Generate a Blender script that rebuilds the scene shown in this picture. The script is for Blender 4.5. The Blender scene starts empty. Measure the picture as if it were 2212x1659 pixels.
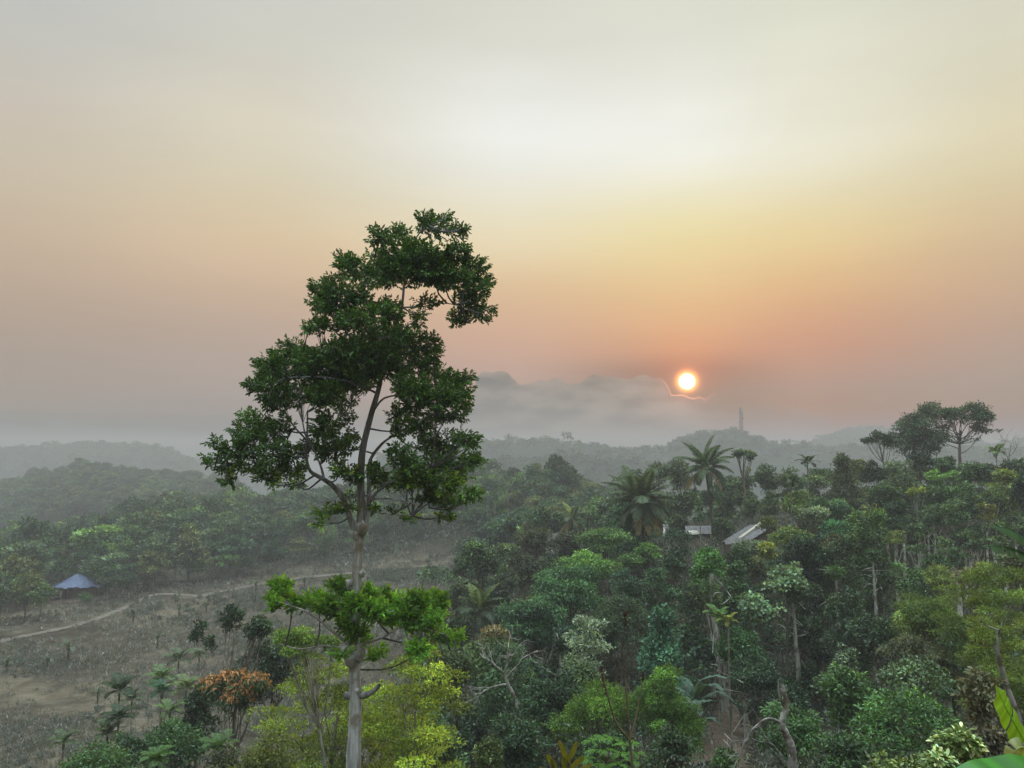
import bpy, math
import numpy as np
from mathutils import Vector

# ------------------------------------------------------------------ camera
F = 1728.0; CU, CV = 1106.0, 829.5; PITCH = math.radians(5.08)
CP, SP = math.cos(PITCH), math.sin(PITCH)
sc = bpy.context.scene
col = sc.collection
cam_data = bpy.data.cameras.new('camera'); cam = bpy.data.objects.new('camera', cam_data); col.objects.link(cam)
cam_data.sensor_width = 36; cam_data.lens = F/2212*36
cam_data.clip_start = 0.1; cam_data.clip_end = 20000
cam.rotation_euler = (math.pi/2 + PITCH, 0, 0)
sc.camera = cam
sc.view_settings.view_transform = 'Standard'; sc.view_settings.look = 'None'
sc.view_settings.exposure = 0.0; sc.view_settings.gamma = 1.0
sc.render.resolution_x = 1024; sc.render.resolution_y = 768
cy = sc.cycles
cy.max_bounces = 5; cy.diffuse_bounces = 2; cy.glossy_bounces = 1; cy.transmission_bounces = 3
cy.volume_bounces = 0; cy.transparent_max_bounces = 8
cy.caustics_reflective = False; cy.caustics_refractive = False
cy.sample_clamp_indirect = 3.0

def ray(u, v):
    x = (u-CU)/F; up = -(v-CV)/F
    return np.array([x, CP - SP*up, SP + CP*up])
def at(u, v, Y):
    d = ray(u, v); return d*(Y/d[1])

HZ_D = 0.00085          # haze density per metre
HZ_TOP = 62.0
SUN_U, SUN_V = 1484, 824
sd = ray(SUN_U, SUN_V); sd = sd/np.linalg.norm(sd)
SUN_EL = math.asin(sd[2]); SUN_AZ = math.atan2(sd[0], sd[1])

def lin(c):
    c = np.asarray(c, float)/255.0
    return np.where(c <= .04045, c/12.92, ((c+.055)/1.055)**2.4)

# ------------------------------------------------------------------ world: dusk sky as a function of direction
OVERHEAD_BOOST = (8.0, 8.4, 8.6)   # gain added to the out-of-frame sky overhead, to light the foliage
HAZE_SRC = np.array([.285, .30, .29])
def build_world():
    w = bpy.data.worlds.new('World'); sc.world = w; w.use_nodes = True
    nt = w.node_tree; N = nt.nodes; L = nt.links; N.clear()
    out = N.new('ShaderNodeOutputWorld'); bg = N.new('ShaderNodeBackground'); L.new(bg.outputs[0], out.inputs[0])
    tc = N.new('ShaderNodeTexCoord'); sep = N.new('ShaderNodeSeparateXYZ'); L.new(tc.outputs['Generated'], sep.inputs[0])
    def M(op, a, b=None, c=None, clamp=False):
        m = N.new('ShaderNodeMath'); m.operation = op; m.use_clamp = clamp
        for i, s in enumerate((a, b, c)):
            if s is None: continue
            if isinstance(s, (int, float)): m.inputs[i].default_value = s
            else: L.new(s, m.inputs[i])
        return m.outputs[0]
    def MIX(f, a, b, mode='MIX'):
        m = N.new('ShaderNodeMix'); m.data_type = 'RGBA'; m.blend_type = mode; m.clamp_factor = True
        for i, s in ((0, f), (6, a), (7, b)):
            if isinstance(s, (int, float)): m.inputs[i].default_value = s
            elif isinstance(s, tuple): m.inputs[i].default_value = (*s, 1)
            else: L.new(s, m.inputs[i])
        return m.outputs[2]
    D = 180/math.pi
    el = M('MULTIPLY', M('ARCSINE', sep.outputs[2]), D)
    az = M('MULTIPLY', M('ARCTAN2', sep.outputs[0], sep.outputs[1]), D)
    def ss(x, a, b):
        m = N.new('ShaderNodeMapRange'); m.interpolation_type = 'SMOOTHSTEP'
        m.inputs[1].default_value = a; m.inputs[2].default_value = b
        L.new(x, m.inputs[0]); return m.outputs[0]
    cols_u = [0, 550, 1100, 1480, 1750, 2212]
    V = [0, 300, 500, 650, 750, 850, 930, 983]
    T = SKY_T
    ramps = []
    for k, u in enumerate(cols_u):
        r = N.new('ShaderNodeValToRGB'); cr = r.color_ramp; cr.interpolation = 'EASE' if False else 'LINEAR'
        stops = []
        for j, v in enumerate(V):
            d = ray(u, v); e = math.degrees(math.atan2(d[2], math.hypot(d[0], d[1])))
            stops.append((e, np.clip(lin(T[j][k])+np.array(SKY_ADJ[j][k]), 0, 3)))
        stops.append((48, lin((214, 216, 212)))); stops.append((90, lin((196, 205, 212))))
        stops.sort(key=lambda s: s[0])
        # smooth resample
        E = np.array([s[0] for s in stops]); C = np.array([s[1] for s in stops])
        es = np.concatenate([np.linspace(0, 31, 22), [36, 42, 50, 65, 80, 90]])
        Cs = np.stack([pchip(E, C[:, i], es) for i in range(3)], 1)
        fin = []
        for e, c in zip(es, Cs):
            t = math.exp(-HZ_D*HZ_TOP/max(math.sin(math.radians(max(e, .3))), .004)); t = max(t, .15)
            cc = np.clip((c - HAZE_SRC*(1-t))/t, .0, 3.0)
            fin.append((max(e, 0)/90, cc))
        while len(cr.elements) < len(fin): cr.elements.new(0.5)
        for elx, (p, c) in zip(cr.elements, fin):
            elx.position = p
        for i, (p, c) in enumerate(fin):
            cr.elements[i].position = p; cr.elements[i].color = (*c, 1)
        L.new(M('DIVIDE', el, 90, clamp=True), r.inputs[0])
        ramps.append((math.degrees(math.atan2((u-CU)/F, 1)), r.outputs[0]))
    c = ramps[0][1]
    for k in range(1, 6):
        a0, a1 = ramps[k-1][0], ramps[k][0]
        f = ss(az, a0, a1)
        m = N.new('ShaderNodeMapRange'); m.inputs[1].default_value = a0; m.inputs[2].default_value = a1; L.new(az, m.inputs[0])
        f2 = M('MULTIPLY', M('ADD', f, m.outputs[0]), .5)
        c = MIX(f2, c, ramps[k][1])
    # large soft unevenness
    ns = N.new('ShaderNodeTexNoise'); ns.inputs['Scale'].default_value = 2.2; ns.inputs['Detail'].default_value = 4
    mp = N.new('ShaderNodeMapping'); mp.inputs['Scale'].default_value = (1, 1, 5); L.new(tc.outputs['Generated'], mp.inputs[0]); L.new(mp.outputs[0], ns.inputs[0])
    k = M('ADD', M('MULTIPLY', M('SUBTRACT', ns.outputs[0], .5), .22), 1.0)
    kk = N.new('ShaderNodeCombineColor'); [L.new(k, kk.inputs[i]) for i in range(3)]
    c = MIX(1.0, c, kk.outputs[0], 'MULTIPLY')
    # sun distance
    vm = N.new('ShaderNodeVectorMath'); vm.operation = 'DOT_PRODUCT'; L.new(tc.outputs['Generated'], vm.inputs[0]); vm.inputs[1].default_value = tuple(sd)
    ang = M('MULTIPLY', M('ARCCOSINE', M('MINIMUM', vm.outputs['Value'], .9999999)), D)
    # clouds low over the far hills: top edge elevation per azimuth
    fc = N.new('ShaderNodeFloatCurve')
    CL = [(940, 905), (985, 897), (1015, 875), (1035, 806), (1062, 797), (1085, 797), (1108, 818), (1150, 826), (1190, 822), (1235, 828), (1290, 817), (1340, 815), (1398, 814),
          (1432, 823), (1446, 845), (1478, 853), (1500, 857), (1540, 855), (1562, 883), (1620, 893), (1670, 873), (1715, 872), (1760, 892), (1830, 915), (2000, 925)]
    cv = fc.mapping.curves[0]
    pts = []
    for u, v in CL:
        d = ray(u, v); pts.append((math.degrees(math.atan2(d[0], d[1])), math.degrees(math.atan2(d[2], math.hypot(d[0], d[1])))))
    pts = [(-40, 1.2), (-25, 2.1), (-19, 1.2)] + pts + [(40, 1)]
    while len(cv.points) < len(pts): cv.points.new(.5, .5)
    for i, (a, e) in enumerate(pts): cv.points[i].location = ((a+40)/80, e/10)
    fc.mapping.update()
    n1 = N.new('ShaderNodeTexNoise'); n1.inputs['Scale'].default_value = 22; n1.inputs['Detail'].default_value = 7; n1.inputs['Roughness'].default_value = .6
    L.new(tc.outputs['Generated'], n1.inputs[0])
    azn = M('ADD', az, M('MULTIPLY', M('SUBTRACT', n1.outputs[0], .5), .4))
    L.new(M('DIVIDE', M('ADD', azn, 40), 80, clamp=True), fc.inputs['Value'])
    n2 = N.new('ShaderNodeTexNoise'); n2.inputs['Scale'].default_value = 60; n2.inputs['Detail'].default_value = 5
    L.new(tc.outputs['Generated'], n2.inputs[0])
    vo = N.new('ShaderNodeTexVoronoi'); vo.feature = 'SMOOTH_F1'; vo.inputs['Scale'].default_value = 34; vo.inputs['Smoothness'].default_value = .4
    L.new(tc.outputs['Generated'], vo.inputs['Vector'])
    top = M('ADD', M('ADD', M('MULTIPLY', fc.outputs[0], 10), M('MULTIPLY', M('SUBTRACT', .22, M('MULTIPLY', vo.outputs['Distance'], vo.outputs['Distance'])), 1.5)), M('MULTIPLY', M('SUBTRACT', n2.outputs[0], .5), .35))
    dist = M('SUBTRACT', top, el)                     # degrees below the cloud top
    mask = M('ADD', M('MULTIPLY', ss(dist, -.03, .12), .75), M('MULTIPLY', ss(dist, 0, .8), .25))
    win = M('MULTIPLY', ss(az, -7.0, -2.5), M('SUBTRACT', 1.0, ss(az, 11.5, 16)))
    win = M('MAXIMUM', win, .35)
    n3 = N.new('ShaderNodeTexNoise'); n3.inputs['Scale'].default_value = 16; n3.inputs['Detail'].default_value = 6
    mp3 = N.new('ShaderNodeMapping'); mp3.inputs['Scale'].default_value = (1, 1, 3); L.new(tc.outputs['Generated'], mp3.inputs[0]); L.new(mp3.outputs[0], n3.inputs[0])
    cloudc = MIX(ss(n3.outputs[0], .35, .68), (.05, .075, .095), (.25, .235, .225))
    fade = M('SUBTRACT', 1.0, M('MULTIPLY', ss(dist, 1.5, 4.5), .2))
    c = MIX(M('MULTIPLY', M('MULTIPLY', mask, win), M('MULTIPLY', fade, .92)), c, cloudc)
    # lit rim of the cloud near the sun
    rd = M('DIVIDE', M('SUBTRACT', dist, .05), .055)
    rim = M('POWER', 2.718, M('MULTIPLY', M('MULTIPLY', rd, rd), -1))
    near = M('POWER', 2.718, M('MULTIPLY', M('POWER', M('DIVIDE', ang, 1.55), 3), -1))
    rimc = MIX(M('MULTIPLY', M('MULTIPLY', rim, near), ss(n1.outputs[0], .3, .5)), (0, 0, 0), (1.5, .52, .24))
    c = MIX(1.0, c, rimc, 'ADD')
    # glow and disc
    glow = M('POWER', 2.718, M('DIVIDE', M('SUBTRACT', ang, .5), -.16))
    c = MIX(1.0, c, MIX(M('MINIMUM', glow, 1.0), (0, 0, 0), (4.5, 2.0, .5)), 'ADD')
    gl2 = M('POWER', 2.718, M('DIVIDE', ang, -1.7))
    c = MIX(1.0, c, MIX(gl2, (0, 0, 0), (.62, .12, .02)), 'ADD')
    c = MIX(M('SUBTRACT', 1.0, ss(ang, .47, .52)), c, (40, 36, 30))
    # below the horizon: hazy ground tone
    c = MIX(ss(el, -1.0, 0.0), (.26, .27, .26), c)
    # a little of the physical sky
    sky = N.new('ShaderNodeTexSky'); sky.sky_type = 'NISHITA'; sky.sun_disc = False
    sky.sun_elevation = SUN_EL; sky.sun_rotation = SUN_AZ; sky.dust_density = 4
    sm = N.new('ShaderNodeVectorMath'); sm.operation = 'SCALE'; L.new(sky.outputs[0], sm.inputs[0]); sm.inputs['Scale'].default_value = .003
    c = MIX(1.0, c, sm.outputs[0], 'ADD')
    # out-of-view sky reshaped: sides and rear dimmed, overhead boosted to top-light crowns
    d2 = N.new('ShaderNodeVectorMath'); d2.operation = 'DOT_PRODUCT'; L.new(tc.outputs['Generated'], d2.inputs[0]); d2.inputs[1].default_value = (0, CP, SP)
    off = M('MULTIPLY', M('ARCCOSINE', d2.outputs['Value']), D)
    c = MIX(1.0, c, MIX(M('MULTIPLY', ss(off, 44, 62), ss(el, -2, 4)), (1, 1, 1), (.66, .70, .72)), 'MULTIPLY')
    c = MIX(1.0, c, MIX(ss(el, 42, 70), (1, 1, 1), OVERHEAD_BOOST), 'MULTIPLY')
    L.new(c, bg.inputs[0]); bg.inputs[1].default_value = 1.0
    w.cycles.sampling_method = 'MANUAL'; w.cycles.sample_map_resolution = 1024

def pchip(x, y, xs):
    h = np.diff(x); d = np.diff(y)/h; m = np.zeros_like(y)
    for i in range(1, len(x)-1):
        if d[i-1]*d[i] > 0:
            w1 = 2*h[i]+h[i-1]; w2 = h[i]+2*h[i-1]; m[i] = (w1+w2)/(w1/d[i-1]+w2/d[i])
    m[0] = d[0]; m[-1] = d[-1]
    k = np.clip(np.searchsorted(x, xs)-1, 0, len(x)-2); t = (xs-x[k])/h[k]
    t = np.clip(t, 0, 1)
    return ((1+2*t)*(1-t)**2*y[k] + t*(1-t)**2*h[k]*m[k] + t*t*(3-2*t)*y[k+1] + t*t*(t-1)*h[k]*m[k+1])

# rows: v = 0 300 500 650 750 850 930 983 ; columns: u = 0 550 1100 1480 1750 2212
SKY_T = [
 [(195,195,189),(206,206,197),(216,216,204),(221,221,208),(222,222,205),(216,214,194)],
 [(202,192,175),(217,210,189),(238,239,232),(240,240,230),(234,231,211),(222,212,180)],
 [(198,180,159),(216,196,166),(232,220,189),(235,220,172),(231,210,163),(212,188,154)],
 [(184,167,151),(198,176,155),(217,186,154),(229,191,146),(219,178,140),(198,170,146)],
 [(174,162,151),(183,167,155),(203,171,152),(219,165,132),(203,160,137),(183,162,147)],
 [(167,160,153),(172,163,157),(181,164,154),(190,156,139),(180,156,143),(172,158,148)],
 [(160,161,157),(161,161,158),(163,161,156),(168,159,150),(170,158,149),(166,159,151)],
 [(154,157,156),(154,157,156),(155,157,155),(156,156,152),(156,156,152),(156,157,154)]]
SKY_ADJ = [[[-0.0369, -0.0361, -0.0282], [-0.034, -0.0342, -0.0275], [-0.0344, -0.0351, -0.0328], [-0.0269, -0.0261, -0.0217], [-0.0224, -0.0212, -0.0169], [-0.0401, -0.0366, -0.0275]], [[-0.0106, -0.0131, -0.0153], [-0.0296, -0.0306, -0.0269], [-0.0423, -0.0364, -0.0261], [-0.0535, -0.0439, -0.0248], [-0.0553, -0.0467, -0.0305], [-0.0396, -0.0366, -0.0298]], [[-0.0391, -0.0392, -0.0353], [-0.0289, -0.0309, -0.0303], [-0.0474, -0.0377, -0.0301], [-0.0934, -0.0706, -0.0518], [-0.0708, -0.0574, -0.0456], [-0.0507, -0.0489, -0.0384]], [[-0.0441, -0.0441, -0.04], [-0.0364, -0.0375, -0.0335], [-0.0931, -0.0761, -0.0541], [-0.1538, -0.1041, -0.0607], [-0.1172, -0.0886, -0.0568], [-0.0577, -0.0515, -0.0407]], [[-0.0544, -0.0534, -0.0504], [-0.058, -0.0547, -0.0488], [-0.1029, -0.0813, -0.0568], [-0.2513, -0.1273, -0.0685], [-0.1216, -0.0946, -0.0614], [-0.0729, -0.0627, -0.0509]], [[-0.0677, -0.0676, -0.0642], [-0.0774, -0.0729, -0.0662], [-0.104, -0.0851, -0.0649], [-0.7131, -0.542, -0.19], [-0.137, -0.1003, -0.068], [-0.0922, -0.0769, -0.0634]], [[-0.1106, -0.1133, -0.1243], [-0.1043, -0.1057, -0.1107], [-0.1101, -0.108, -0.1135], [-0.1206, -0.1141, -0.1425], [-0.1077, -0.1254, -0.1628], [-0.1035, -0.1259, -0.1665]], [[-0.0996, -0.102, -0.1118], [-0.0938, -0.0952, -0.0996], [-0.0991, -0.0972, -0.1022], [-0.1086, -0.1027, -0.1283], [-0.0969, -0.1128, -0.1465], [-0.0931, -0.1133, -0.1499]]]
build_world()

# ------------------------------------------------------------------ sun, low in the haze ahead of the camera
ld = bpy.data.lights.new('sun', 'SUN'); ld.energy = 2.3; ld.angle = math.radians(0.9); ld.color = (1.0, .62, .36)
sun = bpy.data.objects.new('sun', ld); col.objects.link(sun)
sun.rotation_euler = Vector((sd[0], sd[1], sd[2])).to_track_quat('Z', 'Y').to_euler()

# ------------------------------------------------------------------ mesh helpers
FOLIAGE = ('leaf', 'leaf_fine', 'palm_leaf'); FOL_GAIN = (1.62, 1.80, 1.55)   # fresh tropical foliage reflects more than the base swatches
class MB:
    def __init__(s): s.v = []; s.q = []; s.c = []; s.n = 0
    def add(s, v, q, c=1.0):
        v = np.asarray(v, np.float32).reshape(-1, 3); q = np.asarray(q, np.int64).reshape(-1, 4)
        if np.isscalar(c): c = np.full((len(v), 3), c, np.float32)
        c = np.asarray(c, np.float32)
        if c.ndim == 1: c = np.repeat(c[None], len(v), 0) if len(c) == 3 and len(v) != 3 else np.repeat(c[:, None], 3, 1)
        s.v.append(v); s.q.append(q + s.n); s.c.append(c); s.n += len(v)
    def data(s): return np.concatenate(s.v), np.concatenate(s.q), np.concatenate(s.c)
    def mesh(s, name, smooth=False):
        v, q, c = s.data()
        me = bpy.data.meshes.new(name)
        me.vertices.add(len(v)); me.vertices.foreach_set('co', v.ravel())
        me.loops.add(q.size); me.loops.foreach_set('vertex_index', q.ravel().astype(np.int32))
        me.polygons.add(len(q)); me.polygons.foreach_set('loop_start', np.arange(0, q.size, 4, dtype=np.int32))
        me.polygons.foreach_set('loop_total', np.full(len(q), 4, np.int32))
        if smooth: me.polygons.foreach_set('use_smooth', np.ones(len(q), bool))
        a = me.attributes.new('tint', 'FLOAT_COLOR', 'POINT')
        a.data.foreach_set('color', np.concatenate([c, np.ones((len(c), 1), np.float32)], 1).ravel())
        me.update(calc_edges=True)
        return me
    def obj(s, name, mat, parent=None, color=(1, 1, 1), smooth=False, loc=(0, 0, 0)):
        me = s.mesh(name, smooth); me.materials.append(mat)
        if mat.name in FOLIAGE: color = tuple(a*b for a, b in zip(color, FOL_GAIN))
        o = bpy.data.objects.new(name, me); col.objects.link(o)
        o.color = (*color, 1); o.location = loc
        if parent: o.parent = parent
        return o

def tag(o, label=None, cat=None, group=None, kind=None):
    if label: o['label'] = label
    if cat: o['category'] = cat
    if group: o['group'] = group
    if kind: o['kind'] = kind
    return o
def empty(name, loc):
    o = bpy.data.objects.new(name, None); col.objects.link(o); o.location = tuple(float(x) for x in loc); o.empty_display_size = .3
    return o

def tube(mb, P, R, sides=6, c=1.0, wob=0.0, rng=None):
    P = np.asarray(P, float); R = np.broadcast_to(np.asarray(R, float), (len(P),))
    T = np.gradient(P, axis=0); T /= np.linalg.norm(T, axis=1)[:, None] + 1e-9
    ref = np.array([0, 0, 1.]) if abs(T[:, 2]).mean() < .8 else np.array([1., 0, 0])
    A = np.cross(T, ref); A /= np.linalg.norm(A, axis=1)[:, None] + 1e-9
    B = np.cross(T, A)
    th = np.arange(sides)*2*math.pi/sides
    rr = R[:, None, None]
    if wob and rng is not None: rr = rr*(1+wob*rng.standard_normal((len(P), sides, 1)))
    V = P[:, None, :] + rr*(np.cos(th)[None, :, None]*A[:, None, :] + np.sin(th)[None, :, None]*B[:, None, :])
    i = np.arange(len(P)-1)[:, None]*sides; j = np.arange(sides)[None, :]; j2 = (j+1) % sides
    q = np.stack([i+j, i+j2, i+sides+j2, i+sides+j], -1).reshape(-1, 4)
    mb.add(V.reshape(-1, 3), q, c)

def curve(pts, n):
    """Catmull-Rom resample of a polyline."""
    P = np.asarray(pts, float)
    if len(P) == 2: return P[0] + (P[1]-P[0])*np.linspace(0, 1, n)[:, None]
    Q = np.vstack([2*P[0]-P[1], P, 2*P[-1]-P[-2]])
    out = []
    for s in np.linspace(0, len(P)-1, n):
        i = min(int(s), len(P)-2); t = s-i
        a, b, c, d = Q[i], Q[i+1], Q[i+2], Q[i+3]
        out.append(.5*((2*b)+(c-a)*t+(2*a-5*b+4*c-d)*t*t+(3*b-a-3*c+d)*t**3))
    return np.array(out)

def box(mb, lo, hi, M=None, c=1.0):
    x0, y0, z0 = lo; x1, y1, z1 = hi
    v = np.array([[x0,y0,z0],[x1,y0,z0],[x1,y1,z0],[x0,y1,z0],[x0,y0,z1],[x1,y0,z1],[x1,y1,z1],[x0,y1,z1]], float)
    if M is not None: v = v @ M[0].T + M[1]
    mb.add(v, [[0,3,2,1],[4,5,6,7],[0,1,5,4],[1,2,6,5],[2,3,7,6],[3,0,4,7]], c)
def rotz(a, loc=(0, 0, 0)):
    c, s = math.cos(a), math.sin(a)
    return np.array([[c, -s, 0], [s, c, 0], [0, 0, 1.]]), np.asarray(loc, float)

def ball(mb, c0, r, n=5, c=1.0, rng=None, wob=0.0):
    g = np.linspace(-1, 1, n+1); X, Y = np.meshgrid(g, g, indexing='ij'); o = np.ones_like(X)
    faces = [(X, Y, o), (Y, X, -o), (o, X, Y), (-o, Y, X), (Y, o, X), (X, -o, Y)]
    for f in faces:
        p = np.stack(f, -1).reshape(-1, 3); p /= np.linalg.norm(p, axis=1)[:, None]
        if wob: p = p*(1+wob*np.sin(p*5.1+c0[0]*3).sum(1)/2)[:, None]
        i = np.arange(n)[:, None]*(n+1)+np.arange(n)[None, :]
        q = np.stack([i, i+n+1, i+n+2, i+1], -1).reshape(-1, 4)
        mb.add(p*np.asarray(r)+np.asarray(c0), q, c)

def unit(a): return a/(np.linalg.norm(a, axis=-1, keepdims=True)+1e-9)

def put_leaves(mb, P, D, Nn, L, W, tint, fancy=False, fold=.25):
    """P base points, D direction of the tip, Nn blade normal."""
    D = unit(D); S = unit(np.cross(D, Nn)); U = np.cross(S, D)
    L = np.broadcast_to(L, (len(P),))[:, None]; W = np.broadcast_to(W, (len(P),))[:, None]
    n = len(P)
    if not fancy:
        v = np.stack([P, P+D*L*.45+S*W*.5+U*W*fold, P+D*L, P+D*L*.45-S*W*.5+U*W*fold*.2], 1)
        q = np.arange(n)[:, None]*4+np.array([0, 1, 2, 3]); k = 4
    else:
        tip = P+D*L-U*L*.12
        v = np.stack([P, P+D*L*.3+S*W*.42+U*W*fold, P+D*L*.68+S*W*.45+U*W*fold*.7, tip, P+D*L*.68-S*W*.45+U*W*fold*.7, P+D*L*.3-S*W*.42+U*W*fold], 1)
        b = np.arange(n)[:, None]*6
        q = np.stack([b+np.array([0, 1, 2, 3]), b+np.array([0, 3, 4, 5])], 1).reshape(-1, 4); k = 6
    c = np.repeat(tint, k, 0)
    mb.add(v.reshape(-1, 3), q, c)

def leaf_tint(n, rng, var=.28, hue=.12, base=None):
    b = np.exp(rng.normal(0, var, n)); h = rng.normal(0, hue, n)
    t = np.stack([b*(1+h), b, b*(1-h*.6)], 1)
    if base is not None: t = t*base
    return np.clip(t, .1, 20).astype(np.float32)

def blob_leaves(mb, blobs, n, leaf, rng, ratio=.45, fancy=False, droop=.25, up=.3, shell=(.55, 1.05), var=.28, hue=.1, blobvar=.22, accent=None):
    """blobs (k,6): centre and radii. n leaves in all."""
    B = np.asarray(blobs, float)
    w = (B[:, 3]*B[:, 4]*B[:, 5])**(2/3); w /= w.sum()
    k = rng.choice(len(B), n, p=w)
    d = unit(rng.standard_normal((n, 3))); d[:, 2] = np.where(d[:, 2] < 0, np.where(rng.random(n) < .65, -d[:, 2], d[:, 2]), d[:, 2])
    r = shell[0]+(shell[1]-shell[0])*rng.random(n)**.6
    lump = 1+.16*np.sin(d[:, 0]*7+k)+.13*np.sin(d[:, 1]*9+k*2)+.1*np.sin(d[:, 2]*11+k*3)
    P = B[k, :3]+d*B[k, 3:]*(r*lump)[:, None]
    D = d*.7+rng.standard_normal((n, 3))*.6; D[:, 2] -= droop
    Nn = d*1.0+rng.standard_normal((n, 3))*.42; Nn[:, 2] += up
    bt = np.exp(rng.normal(0, blobvar, len(B)))
    base = bt[k][:, None]*np.ones(3)
    if accent is not None:
        col_a, frac, low = accent     # colour multiplier for a share of the leaves on the upper outside
        z = d[:, 2]; hit = (rng.random(n) < frac) & (z > low)
        base = np.where(hit[:, None], np.asarray(col_a)[None], base)
    put_leaves(mb, P, D, Nn, leaf*rng.uniform(.7, 1.25, n), leaf*ratio*rng.uniform(.75, 1.2, n), leaf_tint(n, rng, var, hue, base), fancy)

def rosettes(mb, C, A, k, leaf, rng, ratio=.36, base=None, fancy=True, var=.22, spread=1.0):
    """whorls of leaves at twig tips C with axis A"""
    n = len(C); C = np.repeat(C, k, 0); A = np.repeat(unit(A), k, 0)
    ref = unit(rng.standard_normal((n*k, 3))); R = unit(np.cross(A, ref))
    D = R*spread+A*rng.uniform(-.1, .8, (n*k, 1)); D[:, 2] -= rng.uniform(0, .35, n*k)
    P = C-A*rng.uniform(0, leaf*.7, (n*k, 1))
    Nn = A+np.array([0, 0, .4])+rng.standard_normal((n*k, 3))*.25
    b = np.exp(rng.normal(0, .2, n)); b = np.repeat(b, k)[:, None]*np.ones(3)
    if base is not None: b = b*np.repeat(base, k, 0)
    put_leaves(mb, P, D, Nn, leaf*rng.uniform(.7, 1.2, n*k), leaf*ratio*rng.uniform(.8, 1.2, n*k), leaf_tint(n*k, rng, var, .1, b), fancy)

def sprays(mb, C, A, k, leaf, rng, ratio=.36, base=None, length=.34, var=.28):
    """short leafy twigs: leaves in two ranks along the axis A"""
    n = len(C); A = unit(A); ref = unit(rng.standard_normal((n, 3))+np.array([0, 0, .6])); R = unit(np.cross(A, ref)); U = unit(np.cross(R, A))
    for i in range(k):
        f = i/(k-1); sg = 1 if i % 2 else -1
        P = C+A*(f*length-.1)[..., None] if np.ndim(f) else C+A*(f*length-.1)
        D = R*sg*(1-.75*f)*rng.uniform(.7, 1.2, (n, 1))+A*(.45+.5*f)+rng.normal(0, .22, (n, 3)); D[:, 2] -= rng.uniform(.0, .55, n)
        b = np.ones((n, 3)) if base is None else base
        put_leaves(mb, P, D, U+rng.normal(0, .3, (n, 3))+np.array([0, 0, .5]), leaf*rng.uniform(.7, 1.2, n), leaf*ratio*rng.uniform(.8, 1.2, n), leaf_tint(n, rng, var, .1, b*(1+.35*f)), True)

# ------------------------------------------------------------------ materials
def mat_base(name):
    m = bpy.data.materials.new(name); m.use_nodes = True; nt = m.node_tree; nt.nodes.clear()
    out = nt.nodes.new('ShaderNodeOutputMaterial'); return m, nt, out
def leaf_material(name, transl=.22, gloss=.03, rough=.45):
    m, nt, out = mat_base(name); N = nt.nodes; L = nt.links
    oi = N.new('ShaderNodeObjectInfo'); at_ = N.new('ShaderNodeAttribute'); at_.attribute_name = 'tint'
    mx = N.new('ShaderNodeMix'); mx.data_type = 'RGBA'; mx.blend_type = 'MULTIPLY'; mx.inputs[0].default_value = 1
    L.new(oi.outputs['Color'], mx.inputs[6]); L.new(at_.outputs['Color'], mx.inputs[7])
    df = N.new('ShaderNodeBsdfDiffuse'); tr = N.new('ShaderNodeBsdfTranslucent'); gl = N.new('ShaderNodeBsdfGlossy'); gl.inputs['Roughness'].default_value = rough
    gl.inputs['Color'].default_value = (.9, .95, 1, 1)
    tw = N.new('ShaderNodeMix'); tw.data_type = 'RGBA'; tw.blend_type = 'MULTIPLY'; tw.inputs[0].default_value = 1; tw.inputs[7].default_value = (1.35, 1.25, .55, 1)
    L.new(mx.outputs[2], tw.inputs[6]); L.new(mx.outputs[2], df.inputs[0]); L.new(tw.outputs[2], tr.inputs[0])
    a = N.new('ShaderNodeMixShader'); a.inputs[0].default_value = transl; L.new(df.outputs[0], a.inputs[1]); L.new(tr.outputs[0], a.inputs[2])
    b = N.new('ShaderNodeMixShader'); b.inputs[0].default_value = gloss; L.new(a.outputs[0], b.inputs[1]); L.new(gl.outputs[0], b.inputs[2])
    L.new(b.outputs[0], out.inputs[0]); return m
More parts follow.
